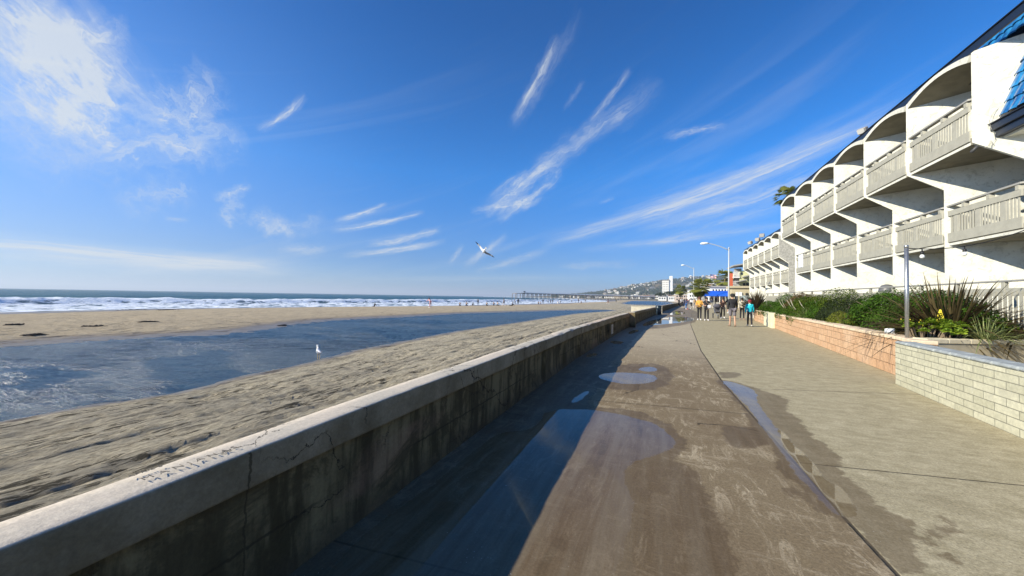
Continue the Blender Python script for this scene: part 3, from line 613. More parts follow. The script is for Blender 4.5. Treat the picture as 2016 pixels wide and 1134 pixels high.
M_RAIL = mat('rail_paint', color=(.30, .295, .27), rough=.55, spec=.4, var=.05, vs=9)
M_FAS = mat('dark_fascia', color=(.012, .018, .032), rough=.35, spec=.5)
M_GLS = mat('dark_glass', color=(.02, .03, .04), rough=.08, spec=.8)
M_DRK = mat('dark_void', color=(.03, .03, .03), rough=.8)
M_SHADE = mat('shaded_soffit', color=(.21, .195, .15), rough=.95, spec=.2, var=.14, vs=2.5)  # darker plaster tone: shade under vaults and balconies put into the colour

def m_brick(t, b, o):     # buff painted brick with recessed joints (object space: x along, z up)
    sx, sy, sz = t.sep(t.node('ShaderNodeTexCoord').outputs['Object'])
    v = t.node('ShaderNodeCombineXYZ', inp={0: sx, 1: sz}).outputs[0]
    br = t.node('ShaderNodeTexBrick', offset=.5, inp={'Vector': v, 'Scale': 1., 'Mortar Size': .006, 'Mortar Smooth': .25, 'Brick Width': .40, 'Row Height': .0985, 'Color1': (.43, .415, .30), 'Color2': (.53, .51, .38), 'Mortar': (.24, .235, .18)})
    p = t.pos(); n = t.noise(p, 18, 5, .7); n1 = t.noise(p, 3, 4, .6)
    c = t.mix(.5, br.outputs[0], t.mix(t.ramp(n, .25, .75), (.7, .7, .7), (1.3, 1.3, 1.3)), 'MULTIPLY')
    eff = t.m('MULTIPLY', t.ramp(t.noise(p, 6, 5, .75), .62, .7), .5); c = t.mix(eff, c, (.66, .65, .56))
    c = t.mix(t.m('MULTIPLY', t.ramp(n1, .52, .7), .35), c, (.33, .32, .25))
    t.put(b.inputs['Base Color'], c)
    t.put(b.inputs['Normal'], t.bump(t.m('SUBTRACT', t.m('MULTIPLY', n, .25), br.outputs['Fac']), .9, .012))
M_BRK = mat('buff_brick', m_brick, rough=.9, spec=.25)
M_CAPG = mat('blue_grey_cap', color=(.30, .325, .32), rough=.85, var=.22, vs=9)
def m_split(t, b, o):     # peach split-face block
    sx, sy, sz = t.sep(t.node('ShaderNodeTexCoord').outputs['Object']); p = t.pos()
    v = t.node('ShaderNodeCombineXYZ', inp={0: sx, 1: sz}).outputs[0]
    br = t.node('ShaderNodeTexBrick', offset=.5, inp={'Vector': v, 'Scale': 1., 'Mortar Size': .007, 'Mortar Smooth': .3, 'Brick Width': .41, 'Row Height': .205, 'Color1': (.58, .36, .21), 'Color2': (.66, .44, .27), 'Mortar': (.27, .16, .09)})
    gr = t.noise(t.pos((7, 7, .6)), 4, 4, .7); n = t.noise(p, 14, 5, .75); n1 = t.noise(p, 1.2, 4, .6)
    c = t.mix(t.m('MULTIPLY', t.ramp(gr, .52, .66), .35), br.outputs[0], (.34, .19, .11)); c = t.mix(.45, c, t.mix(t.ramp(n, .25, .75), (.6, .6, .6), (1.35, 1.35, 1.35)), 'MULTIPLY')
    c = t.mix(t.m('MULTIPLY', t.ramp(n1, .5, .7), .35), c, (.70, .52, .36))
    t.put(b.inputs['Base Color'], c); t.put(b.inputs['Normal'], t.bump(t.m('SUBTRACT', t.m('ADD', n, t.m('MULTIPLY', gr, .8)), t.m('MULTIPLY', br.outputs['Fac'], 1.6)), 1.0, .03))
M_PCH = mat('peach_block', m_split, rough=.95, spec=.2)
M_PCAP = mat('peach_cap', color=(.66, .52, .36), rough=.9, var=.16, vs=7)

def wall_between(name, label, a, b_, h, th, m, mcap, capover=.02, caph=.07, bowl=None, capround=False):
    a = Vector((*a, 0)); b_ = Vector((*b_, 0)); L = (b_-a).length; an = math.atan2(b_.y-a.y, b_.x-a.x)
    e = thing(name, label, 'wall', a, an)
    q = MB(); q.box((L/2, th/2, (h-caph)/2-.05), (L, th, h-caph+.1), bev=.004); q.build('wall_body', m, e)
    q = MB(); nseg = max(2, int(L/.41))
    for k in range(nseg): q.box(((k+.5)*L/nseg, th/2, h-caph/2+.001), (L/nseg-.005, th+2*capover, caph), bev=.022 if capround else .01)
    q.build('coping', mcap, e); return e
# stand-alone: th grows to the left of a->b, so run the walls from near to far with the garden on their right
ga, gb = G(1763, 756)[:2], G(2016, 865)[:2]; dr = (gb-ga)/np.linalg.norm(gb-ga)
wall_between('brick_wall', 'low buff brick garden wall with rounded blue-grey coping, nearest on the right', (ga[0], ga[1]), tuple(ga+dr*9), .80, .26, M_BRK, M_CAPG, caph=.055, capover=.012, capround=True)
PW = [G(1765, 740)[:2], G(1527, 647)[:2], G(1484, 630)[:2]]
pk = [(4.36, 9.2), (4.51, 10.1), (5.3, 19.0), (5.78, 24.2), (6.62, 33.6)]
def poly_wall(name, label, pts, h, th, m, mcap, piers=()):
    e = thing(name, label, 'wall', (*pts[0], 0))
    for i in range(len(pts)-1):
        a = Vector(pts[i]); b_ = Vector(pts[i+1]); L = (b_-a).length; an = math.atan2(b_.y-a.y, b_.x-a.x)
        q = MB(); q.box((L/2, -th/2, (h-.08)/2-.05), (L+.003, th, h+.02), bev=0); o = q.build('wall_body', m, e); o.location = (a.x-pts[0][0], a.y-pts[0][1], 0); o.rotation_euler = (0, 0, an)
        q = MB(); ns = max(1, int(L/.41))
        for k in range(ns): q.box(((k+.5)*L/ns, -th/2+.01, h-.035+rnd.uniform(-.004, .004)), (L/ns-.004, th+.05, .075), bev=.014)
        o = q.build('coping', mcap, e); o.location = (a.x-pts[0][0], a.y-pts[0][1], 0); o.rotation_euler = (0, 0, an)
    return e
poly_wall('planter_wall', 'long low peach split-face block wall edging the planting beside the boardwalk', pk, .82, .3, M_PCH, M_PCAP)
# pale painted pier in that wall
pc = G(1522, 645); q = MB(); q.box((pc[0]+.12, pc[1]+1.0, .415), (.36, 3.1, .86), rz=R(-6), bev=.012); tag(q.build('painted_panel', mat('cream_block', color=(.66, .62, .44), rough=.9, var=.1, vs=5)), 'short cream painted section of the planter wall', 'wall')
# back planter wall running away to the right
ba, bb = (4.62, 9.42), (9.2, 11.25)
wb = wall_between('planter_wall', 'beige smooth block planter wall behind the brick wall, below the succulents', ba, bb, .84, .22, mat('smooth_block', m_brick, rough=.9) if False else mat('tan_block', color=(.40, .345, .24), rough=.9, var=.12, vs=6), mat('tan_cap', color=(.60, .52, .36), rough=.9, var=.12, vs=6), caph=.09)
# planting soil and patio slab
M_SOIL = mat('soil', color=(.10, .075, .05), rough=1, var=.4, vs=6)
g = MB(); g.add([(4.55, 9.7, .74), (6.8, 10.6, .74), (7.6, 33.6, .74), (6.85, 33.6, .74), (5.95, 24.2, .74), (5.45, 18.8, .74), (4.75, 10.2, .74)], [tuple(range(7))]); struct('planting_soil', g.mesh('planting_soil', M_SOIL))
g = MB(); g.box((13.8, 22, .37), (13, 36, .76)); struct('patio', g.mesh('patio', mat('patio_concrete', color=(.45, .43, .36), rough=.9, var=.1, vs=2)))

# ---------------------------------------------------------------- hotel with angled dividing walls, vaulted top bays and tiled mansard
PHI = R(57); DV = (sin(PHI), -cos(PHI)); NV = (cos(PHI), sin(PHI))
TH = .21; BAY = 3.055; UL = .88
def zface(X0, Y0, n, label, mans=True, back=3.1, name='hotel'):
    e = thing(name, label, 'hotel', (X0, Y0, 0))
    def P(i, u, z, s=0): return (DV[0]*u+NV[0]*s, i*BAY+DV[1]*u+NV[1]*s, z)
    D = back
    prof = [(0, 6.13), (0, 8.72), (.06, 8.76), (D, 8.86), (D, .2), (UL, .2), (UL, 5.40)]
    for i in range(n+1):                    # dividing walls
        q = MB()
        poly = [P(i, u, z, -TH/2) for u, z in prof]; q.prism(poly, None, (NV[0]*TH, NV[1]*TH, 0))
        q.build('dividing_wall', M_STU, e)
    gx = TH/2/NV[1]
    for i in range(n):
        # vaulted roof of the top bay: a shell between neighbouring walls
        q = MB(); ns = 14; rows = []
        for k in range(ns+1):
            s = k/ns; zz = 8.56+.27*(1-(2*s-1)**2); zo = 8.725+.235*(1-(2*s-1)**2); rows.append((s, zz, zo))
        vs = []
        for (s, zz, zo) in rows:
            yb = i*BAY+gx+s*(BAY-2*gx); yo = i*BAY+s*BAY
            for u, kk in ((-.03, 0), (D, 1)):
                vs.append((DV[0]*u, yb+DV[1]*u, zz)); vs.append((DV[0]*u, yo+DV[1]*u, zo))
        fs = []
        for k in range(ns):
            a = k*4; b_ = a+4
            fs += [(a+1, b_+1, b_+3, a+3), (a, b_, b_+1, a+1)]
        fs += [(0, 1, 3, 2), (ns*4, ns*4+2, ns*4+3, ns*4+1)]
        q.add(vs, fs); q.cm = 1; q.smooth = True; q.add(vs, [(k*4, k*4+2, k*4+6, k*4+4) for k in range(ns)]); q.build('vaulted_roof', [M_STU, M_SHADE], e)
        for lv, u0 in ((1, UL), (2, 0)):
            zf = 3.48+(lv-1)*2.64; x0 = DV[0]*u0; 
            ya = i*BAY+DV[1]*u0+gx+.004; yb = (i+1)*BAY+DV[1]*u0-gx-.004
            def Q(u, y, z): return (x0+DV[0]*u, y+DV[1]*u, z)
            def bar(q, u, z0, z1, w, yA=ya, yB=yb):     # strip along the facade between the walls
                y_a = yA+DV[1]*0; vs = [Q(u, yA, z0), Q(u+w, yA, z0), Q(u+w, yB, z0), Q(u, yB, z0), Q(u, yA, z1), Q(u+w, yA, z1), Q(u+w, yB, z1), Q(u, yB, z1)]
                q.add(vs, [(0, 3, 2, 1), (4, 5, 6, 7), (0, 1, 5, 4), (1, 2, 6, 5), (2, 3, 7, 6), (3, 0, 4, 7)])
            q = MB(); bar(q, .035, zf, zf+.20, D-u0-.04); sl_ = q.build('balcony_slab', M_SHADE, e); q = MB(); bar(q, .030, zf-.004, zf+.075, .004); q.build('slab_edge', M_STU, sl_)
            rl = MB(); yA = ya+.12
            bar(rl, .0, zf+.11, zf+.42, .03)                            # bottom board
            bar(rl, .01, zf+.99, zf+1.17, .045, ya+.03, yb-.002)        # wide board
            nb = 23
            for k in range(nb):
                yc = yA+(k+.5)*(yb-yA-.03)/nb; w_ = .056
                big = k % 8 == 4; ww = .15 if big else w_
                bar(rl, .045 if not big else .035, zf+.38, zf+1.0, .018 if not big else .05, yc-ww/2, yc+ww/2)
            rail = rl.build('railing', M_BEI, e)
            ps = MB()
            for k in range(3):
                yc = ya+.10+k*(yb-ya-.16)/2.15+.03; bar(ps, .0, zf+1.165, zf+1.30, .11, yc-.06, yc+.06)
            ps.build('rail_post', M_BEI, rail) if False else None
            for k in range(3):
                ps = MB(); yc = ya+.14+k*.98; bar(ps, .0, zf+1.172, zf+1.312, .11, yc-.055, yc+.055); ps.build('rail_post', M_BEI, rail)
            hr = MB(); bar(hr, -.02, zf+1.315, zf+1.365, .16, ya, yb); hr.build('handrail', M_RAIL, rail)
        # room front behind each bay, three storeys, with glazed sliding doors
        for zf in (.76, 3.68, 6.32):
            q = MB(); u = D-.02; h_ = 2.5 if zf < 6 else 2.3
            A = Vector(P(i, u, zf, 0)); ydir = Vector((0, 1, 0))
            q.box((A.x+.06, A.y+BAY/2, zf+h_/2), (.12, BAY-.02, h_+.3)); w_ = q.build('room_front', M_STU, e)
            q = MB(); q.box((A.x-.01, A.y+BAY/2-.1, zf+1.05), (.04, 1.9, 2.1)); d_ = q.build('sliding_door', M_GLS, e)
            q = MB()
            for yy_ in (-.96, 0, .96): q.box((A.x-.035, A.y+BAY/2-.1+yy_, zf+1.05), (.02, .05, 2.12))
            q.box((A.x-.035, A.y+BAY/2-.1, zf+2.12), (.02, 1.97, .05)); q.build('door_frame', M_BEI, d_)
    # roof body and fascia
    xr = DV[0]*D; y0 = DV[1]*D
    q = MB(); q.box((xr+4.2, n*BAY/2+y0-.6, 4.4), (8.1, n*BAY+.4, 8.7)); q.build('rear_block', M_STG, e)
    q = MB(); q.box((3.4, n*BAY/2-1.6, 9.05), (4.8, n*BAY+3.6, .75)); q.build('roof_mass', M_FAS, e)
    q = MB()
    ys0 = -1.9 if mans else -.1; Lr = n*BAY-ys0+.12
    q.box((.17, ys0+Lr/2, 9.015), (.06, Lr, .23), bev=.01); q.box((.18, ys0+Lr/2, 9.145), (.16, Lr, .03), bev=.008)
    q.build('fascia', M_FAS, e)
    return e
M_TILE = mat('blue_tile', lambda t, b, o: (t.put(b.inputs['Base Color'], t.mix(t.ramp(t.noise(t.pos((1, 1, .5)), 5.5, 4, .6), .3, .7), (.010, .060, .21), (.028, .22, .46))), t.put(b.inputs['Normal'], t.bump(t.noise(t.pos(), 14, 3, .5), .12, .02))), rough=.16, spec=.6)
H1 = zface(8.25, 14.70, 6, 'large white stucco hotel with angled dividing walls, vaulted top balconies and blue tiled roof edge')
# building 2
H2 = zface(11.4, 46.45, 6, 'smaller white hotel wing further up the boardwalk with the same vaulted balconies', mans=False, back=2.7)
# barrel tiles: courses overlap down the slope
def tiles(e, name, prof, y0, y1, cw=.27, ch=.36):
    L = [0]
    for a, b_ in zip(prof, prof[1:]): L.append(L[-1]+math.hypot(b_[0]-a[0], b_[1]-a[1]))
    def at(s): return (np.interp(s, L, [p_[0] for p_ in prof]), np.interp(s, L, [p_[1] for p_ in prof]))
    q = MB(); q.smooth = True; nc = int((y1-y0)/cw); nr = max(1, int(L[-1]/ch))
    for r in range(nr):
        s0, s1 = r*L[-1]/nr, (r+1)*L[-1]/nr+.05; (xa, za), (xb, zb) = at(s0), at(min(s1, L[-1])); dx, dz = xb-xa, zb-za; l_ = math.hypot(dx, dz); nx, nz = -dz/l_, dx/l_
        if nx > 0: nx, nz = -nx, -nz
        for c in range(nc):
            yc = y0+(c+.5)*cw; vs = []
            for (xx, zz, lift, wf) in ((xa, za, .062, 1.08), (xb, zb, .02, .92)):
                for k in range(7):
                    th_ = pi*k/6; vs.append((xx+nx*(lift+.062*sin(th_)), yc-cos(th_)*cw*.5*wf, zz+nz*(lift+.062*sin(th_))))
                    
            q.add(vs, [(k, k+1, k+8, k+7) for k in range(6)])
            n0 = len(vs); q.add([(xa+nx*lf, yc+s_*cw*.54, za+nz*lf) for s_ in (-1, 1) for lf in (.062, .03)]+[vs[3]], [(0, 1, 3, 2)]) if False else None
            # lip: thickness at the lower end
            lip = vs[:7]; low = [(p_[0]-nx*.022, p_[1], p_[2]-nz*.022) for p_ in lip]; q.add(lip+low, [(k, k+7, k+8, k+1) for k in range(6)])
    q.build(name, M_TILE, e)
    u = MB(); 
    for (a, b_) in zip(prof, prof[1:]): u.add([(a[0]+.03, y0, a[1]), (a[0]+.03, y1, a[1]), (b_[0]+.03, y1, b_[1]), (b_[0]+.03, y0, b_[1])], [(0, 1, 2, 3)])
    return u.build('roof_underlay', M_FAS, e)
# lower mansard on the near (south) end: from the gutter up behind the end wall; kept in hotel coordinates
Y1 = -.31
tiles(H1, 'mansard_tiles', [(.30, 6.60), (.44, 7.1), (.62, 7.75), (.86, 8.45), (1.0, 9.05)], Y1-3.2, Y1, .27, .36)
tiles(H1, 'upper_tiles', [(.62, 8.86), (.86, 9.5)], Y1-3.2, .9, .27, .33)
q = MB(); q.box((.28, Y1-1.62, 6.42), (.17, 3.3, .20), bev=.01); q.box((.345, Y1-1.62, 6.225), (.16, 3.2, .19), bev=.01); q.box((.25, Y1-1.62, 6.525), (.2, 3.32, .025), bev=.006); q.build('gutter', M_FAS, H1)
q = MB(); q.box((1.45, Y1-1.62, 6.10), (2.1, 3.2, .06)); q.box((1.9, Y1-1.75, 4.6), (.2, 3.1, 3.0)); q.build('end_wall', M_STU, H1)
# end infill of the second wing, in grey render, with a low white panel before it
q = MB()
q.prism([(DV[0]*u-NV[0]*.17, DV[1]*u-NV[1]*.17, z) for u, z in ((.05, 8.4), (.05, 6.2), (UL+.04, 5.45), (UL+.04, .8), (2.68, .8), (2.68, 8.4))], None, (NV[0]*.05, NV[1]*.05, 0)); q.build('grey_end_wall', M_STG, H2)
q = MB(); q.box((1.5, -2.4, 1.2), (2.6, .15, 2.3)); q.box((1.5, -2.4, 2.38), (2.66, .2, .06)); q.build('low_panel', M_STU, H2)

# ---------------------------------------------------------------- patio fence, post, string light
def fence_line(x0, y0, x1, y1, zb, label):
    a = Vector((x0, y0)); b_ = Vector((x1, y1)); L = (b_-a).length; an = math.atan2(b_.y-a.y, b_.x-a.x)
    e = thing('patio_fence', label, 'fence', (x0, y0, zb), an)
    q = MB(); q.box((L/2, 0, 1.26), (L, .10, .04), bev=.008); q.build('handrail', M_RAIL, e)
    q = MB(); q.box((L/2, 0, 1.02), (L, .045, .17), bev=.006); q.box((L/2, 0, .22), (L, .045, .30), bev=.006)
    n = int(L/.13)
    for k in range(n): q.box(((k+.5)*L/n, .035, .60), (.062, .022, .86))
    q.build('picket_panel', M_BEI, e)
    for k in range(int(L/1.4)+1):
        q = MB(); q.box((min(L-.05, .06+k*1.4), 0, 1.13), (.09, .07, .23), bev=.008); q.build('fence_post', M_BEI, e)
    return e
fence_line(6.9, 8.6, 6.95, 31.5, .76, 'beige picket fence with metal handrail along the hotel patio behind the shrubs')
M_GALV = mat('galvanised', color=(.42, .43, .43), rough=.38, metal=.85, var=.12, vs=30)
pp = PY(1786, 662, 9.75)
po = thing('metal_post', 'bare upright galvanised metal post rising from the corner of the planter wall', 'post', (pp[0], pp[1], .74))
q = MB(); q.smooth = True; q.tube([(0, 0, 0), (0, 0, 1.90)], .033, 14); q.build('pole', M_GALV, po)
q = MB(); q.smooth = True; q.lathe((0, 0, 1.9), [(.036, -.03), (.036, .01), (.02, .022), (.005, .025)], 14); q.build('cap', M_GALV, po)
T0 = Vector((pp[0], pp[1], 2.60))
T1 = Vector(PX(1852, 483, 8.3)); T2 = Vector(PX(2040, 444, 6.6))
sl1 = thing('string_light', 'black cable with hanging clear bulbs strung from the metal post towards the hotel', 'string light', T0)
M_CAB = mat('black_cable', color=(.012, .012, .012), rough=.6)
def cat_(a, b_, sag, n=14): return [(a.lerp(b_, k/n)+Vector((0, 0, -sag*4*(k/n)*(1-k/n)))) for k in range(n+1)]
ln = cat_(T0, T2, .16, 24)
q = MB(); q.tube([p-T0 for p in ln], .009, 6); q.build('cable', M_CAB, sl1)
M_BULB = mat('clear_bulb', color=(.75, .78, .76), rough=.05, spec=.8)
def near_px(px):
    best = min(ln, key=lambda p: abs((lambda q_: 1008+q_[0]/-q_[2]*F)(MN.T@(np.array(p)-C0))-px)); return best-T0
for px in (1813, 1902):
    p = near_px(px); q = MB(); q.smooth = True
    q.lathe((p.x, p.y, p.z), [(.008, -.002), (.012, -.05), (.026, -.055), (.030, -.10), (.022, -.112)], 10); bs = q.build('socket', M_CAB, sl1)
    q = MB(); q.smooth = True; q.lathe((p.x, p.y, p.z-.11), [(.02, 0), (.033, -.025), (.036, -.045), (.026, -.07), (.006, -.08)], 12); q.build('bulb', M_BULB, bs)
# security camera on the corner of the first dividing wall, loose cable, roof floodlights
cm = thing('security_camera', 'small dark security camera under the corner of the nearest hotel wall', 'camera', tuple(PX(1921, 290, 8.22)))
q = MB(); q.smooth = True; q.tube([(.0, .0, .05), (-.02, -.03, .0)], .018, 8); q.build('bracket', M_CAB, cm)
q = MB(); q.smooth = True; q.tube([(.02, -.05, .02), (-.05, .06, -.10), (-.06, .075, -.12)], [.035, .045, .03], 10); q.build('camera_body', mat('grey_case', color=(.05, .05, .05), rough=.5), cm)
q = MB(); c_ = [PY(a, b_, 14.36) for a, b_ in ((1969, 211), (1956, 222), (1948, 237), (1950, 250), (1957, 262), (1960, 275), (1950, 283), (1948, 288), (1956, 284), (1951, 277), (1946, 287), (1938, 292))]
tag(q.tube([Vector(p) for p in c_], .006, 5).build('loose_cable', mat('grey_cable', color=(.3, .29, .25), rough=.7)), 'thin grey cable looping down the hotel end wall beside the blue tiles', 'cable')
fl0 = thing('flood_light', 'grey box floodlight mounted on the hotel roof edge', 'floodlight', tuple(PX(1700, 262, 8.45)))
q = MB(); q.tube([(.05, 0, -.12), (0, 0, .02)], .02, 8); q.build('bracket', M_GALV, fl0)
q = MB(); q.box((-.03, -.03, .10), (.22, .34, .26), rz=R(35), ry=R(-25), bev=.03); hs = q.build('housing', mat('lamp_case', color=(.32, .29, .24), rough=.5, var=.2, vs=20), fl0)
q = MB(); q.box((-.135, -.10, .055), (.02, .28, .2), rz=R(35), ry=R(-25)); q.build('lens', mat('lens', color=(.5, .5, .48), rough=.1), hs)
for k, (a, b_, lb) in enumerate(((1478, 476, 'leftmost white floodlight on the roof of the smaller hotel wing'), (1492, 470, 'middle white floodlight on the roof of the smaller hotel wing'), (1500, 462, 'dark floodlight standing highest on the roof of the smaller hotel wing'))):
    o = dup(fl0, tuple(PX(a, b_+4, 11.6)), R(20*k), lb, 'floodlights on the roof of the smaller wing', 1.6)
wl = thing('white_sign', 'white rounded panel fixed in front of the furthest lower balcony rail', 'panel', tuple(PX(1577, 514, 9.0)))
q = MB(); q.box((0, 0, 0), (.10, .8, .95), bev=.05); q.build('board', mat('white_gloss', color=(.78, .80, .84), rough=.3), wl)
q = MB(); q.box((-.055, .05, -.05), (.01, .04, .4)); q.build('mark', M_RAIL, wl)
# covered grill on the patio
gr_ = thing('patio_grill', 'grey domed kettle grill on the patio just behind the fence', 'grill', tuple(PX(1746, 572, 8.0)*np.array([1, 1, 0])+np.array([0, 0, .76])))
q = MB(); q.smooth = True; q.lathe((0, 0, 1.10), [(.22, 0), (.25, .08), (.22, .22), (.15, .32), (.04, .36)], 18); q.build('lid', mat('grill_grey', color=(.12, .12, .12), rough=.45), gr_)
q = MB(); q.smooth = True; q.lathe((0, 0, .85), [(.10, 0), (.21, .09), (.25, .25)], 18)
for k in range(3): q.tube([(0, 0, .95), (.34*cos(k*2.1), .34*sin(k*2.1), 0)], .02, 6)
q.build('bowl', MATS['grill_grey'], gr_)
q = MB(); q.box((-.1, .2, 1.12), (.5, 1.7, .05), bev=.01); q.box((-.1, .9, .55), (.06, .06, 1.1)); q.box((-.1, -.6, .55), (.06, .06, 1.1)); q.build('side_table', M_BEI, gr_)
# utility box on the planter edge
bx_ = thing('landscape_light', 'small white square floodlight on a stake in the planter near the metal post', 'light', (*PY(1752, 648, 10.9)[:2], .76))
q = MB(); q.box((0, 0, .10), (.16, .10, .14), bev=.012, rz=R(-30)); q.build('housing', mat('white_plastic', color=(.72, .76, .78), rough=.4), bx_)
q = MB(); q.tube([(0, 0, -.05), (0, 0, .07)], .015, 6); q.build('stake', M_CAB, bx_)

# ---------------------------------------------------------------- planting
def m_leaf(c1, c2, rough=.7):
    def f(t, b, o):
        h = t.attr('tone'); n = t.noise(t.pos(), 2.2, 3, .6)
        c = t.mix(t.m('ADD', t.m('MULTIPLY', h, .75), t.m('MULTIPLY', t.m('SUBTRACT', n, .5), .8), clamp=True), c1, c2); t.put(b.inputs['Base Color'], c)
        b.inputs['Roughness'].default_value = rough; b.inputs['Specular IOR Level'].default_value = .1
        tr = t.node('ShaderNodeBsdfTranslucent'); t.put(tr.inputs[0], t.mix(.5, c, (c2[0], c2[1]*1.1, c2[2]*.5)))
        mx = t.node('ShaderNodeMixShader', inp={0: .22}); t.l.new(b.outputs[0], mx.inputs[1]); t.l.new(tr.outputs[0], mx.inputs[2]); t.l.new(mx.outputs[0], o.inputs[0])
    return f
M_L1 = mat('shrub_dark', m_leaf((.018, .045, .004), (.085, .17, .016))); M_L2 = mat('shrub_olive', m_leaf((.028, .055, .005), (.15, .20, .02)))
M_L3 = mat('shrub_bronze', m_leaf((.05, .028, .012), (.20, .14, .05))); M_L4 = mat('shrub_yellowgreen', m_leaf((.08, .10, .015), (.26, .28, .04)))
M_L5 = mat('shrub_deep', m_leaf((.014, .022, .010), (.055, .075, .03)))
M_PHO = mat('flax_blade', m_leaf((.035, .022, .014), (.17, .135, .06), .4)); M_PHO2 = mat('flax_blade_dark', m_leaf((.045, .03, .018), (.15, .12, .06), .4))
M_AEO = mat('succulent_leaf', m_leaf((.08, .15, .012), (.36, .46, .05), .5)); M_STRAP = mat('strap_leaf', m_leaf((.09, .13, .04), (.42, .45, .20), .45))
M_WOOD = mat('twig', color=(.20, .15, .10), rough=.9, var=.2); M_PALE2 = mat('pale_twig', color=(.50, .45, .36), rough=.9)
M_YEL = mat('yellow_flower', color=(.75, .62, .05), rough=.6, var=.2, vs=30); M_RED = mat('red_leaf', color=(.35, .05, .02), rough=.6)
def leaves(name, rx, ry, rz, n, ls, mat_, seed, parent=None, lump=.22):
    r = np.random.RandomState(seed); d = r.normal(size=(n, 3)); d /= np.linalg.norm(d, axis=1)[:, None]; d[:, 2] = np.where(d[:, 2] < -.25, -d[:, 2], d[:, 2])
    rad = 1-np.abs(r.normal(size=n))*.10; inner = r.rand(n) < .2; rad[inner] *= r.uniform(.6, .95, inner.sum())
    lm = 1+lump*(fbm(d[:, 0]*2.3+seed, d[:, 1]*2.3+d[:, 2]*2.6, 3, seed)-.5)*2
    c = d*(rad*lm)[:, None]*np.array([rx, ry, rz]); nrm = d*1.1+r.normal(size=(n, 3))*.45+np.array([0, 0, .35]); nrm /= np.linalg.norm(nrm, axis=1)[:, None]
    a = np.cross(nrm, r.normal(size=(n, 3))); a /= np.linalg.norm(a, axis=1)[:, None]; b_ = np.cross(nrm, a); s = ls*r.uniform(.6, 1.3, n)[:, None]
    V = np.stack([c-a*s, c-b_*s*.42+nrm*s*.1, c+a*s, c+b_*s*.42+nrm*s*.1], 1).reshape(-1, 3); Fq = np.arange(4*n).reshape(-1, 4)
    tone = np.repeat(np.clip(r.uniform(0, 1, n), 0, 1), 4)
    return obj(name, npmesh(name, V, Fq, mat_, {'tone': tone}, smooth=False), parent)
def shrub(name, label, loc, r3, mt, n, ls, seed, group=None, twigs=0, extra=None):
    e = thing(name, label, 'shrub', loc, 0, group)
    leaves('foliage', *r3, n, ls, mt, seed, e)
    q = MB(); rr = random.Random(seed)
    for k in range(5):
        a = rr.uniform(0, 6.28); q.tube([(0, 0, -.1), (cos(a)*r3[0]*.4, sin(a)*r3[1]*.4, r3[2]*.5), (cos(a)*r3[0]*.75, sin(a)*r3[1]*.75, r3[2]*.7)], [.03, .018, .006], 5)
    q.build('stem', M_WOOD, e)
    if twigs:
        q = MB()
        for k in range(twigs):
            a = rr.uniform(2.6, 4.4); b_ = rr.uniform(-.6, .6); p0 = Vector((cos(a)*r3[0]*.8, sin(a)*r3[1]*.8, r3[2]*.35)); q.tube([p0, p0+Vector((-.12, b_*.3, .22)), p0+Vector((-.2, b_*.5, .45))], [.014, .01, .005], 5)
        q.build('bare_twig', M_PALE2, e)
    if extra: leaves('red_foliage', r3[0]*.25, r3[1]*.2, r3[2]*.25, 90, .035, M_RED, seed+5, e).location = extra
    return e
def at_wall(px, py, z): p = G(px, py, z); return p
SH = [('dark green rounded shrub filling the planter left of the metal post', 1765, 11.6, 5.95, (0.84, 1.32, 1.07), M_L1, 9880, 0.033, 0, (-.45, -.55, .30)),
      ('dark green shrub behind the peach wall, second from the metal post', 1715, 14.2, 6.15, (0.90, 1.61, 1.15), M_L1, 9880, 0.035, 0, None),
      ('sombre grey-green shrub in the middle of the planter bed', 1660, 16.6, 6.05, (0.84, 1.38, 0.88), M_L5, 7980, 0.033, 0, None),
      ('yellow-green topped tall shrub at the middle of the bed near the patio fence', 1668, 18.3, 6.5, (0.84, 1.49, 1.27), M_L2, 7980, 0.035, 0, None),
      ('loose olive shrub with bare pale twigs showing', 1620, 20.2, 6.3, (0.90, 1.49, 1.07), M_L2, 6840, 0.035, 5, None),
      ('bronze-tinted shrub with orange leaf tips and bare pale twigs', 1590, 22.8, 6.6, (0.90, 1.72, 1.19), M_L3, 6840, 0.037, 4, None),
      ('dark green shrub behind the bronze-tinted one', 1570, 25.5, 6.9, (0.90, 1.84, 1.24), M_L1, 6460, 0.039, 0, None),
      ('low mid-green shrub over the peach wall beyond the cream panel', 1540, 25.8, 6.35, (0.62, 2.76, 0.77), M_L1, 6840, 0.037, 0, None),
      ('low green shrub at the foot of the far flax plant', 1520, 29.2, 6.8, (0.67, 2.18, 0.81), M_L1, 5320, 0.039, 0, None),
      ('light yellow-green small bush close to the peach coping', 1672, 15.2, 5.42, (0.38, 0.52, 0.47), M_L4, 2850, 0.022, 0, None),
      ('low green ground bush beside the spiky grass tuft', 1625, 20.2, 5.75, (0.47, 1.03, 0.47), M_L1, 3230, 0.029, 0, None),
      ('low green bush trailing along the coping at the far bend', 1580, 22.9, 5.98, (0.47, 1.38, 0.54), M_L1, 3610, 0.031, 0, None)]
SH += [('dark green shrub pressed against the patio fence behind the first shrub', 0, 13.0, 6.35, (.7, 1.3, 1.12), M_L1, 6500, .033, 0, None), ('mid-green shrub filling the gap before the grey-green one', 0, 15.6, 6.5, (.7, 1.3, 1.12), M_L1, 6500, .034, 0, None),
       ('deep green shrub low behind the spiky grass tuft', 0, 18.9, 6.0, (.6, 1.2, .8), M_L1, 5500, .034, 0, None), ('green shrub closing the bed before the bronze-tinted one', 0, 21.5, 6.3, (.7, 1.3, .95), M_L1, 5500, .036, 0, None)]
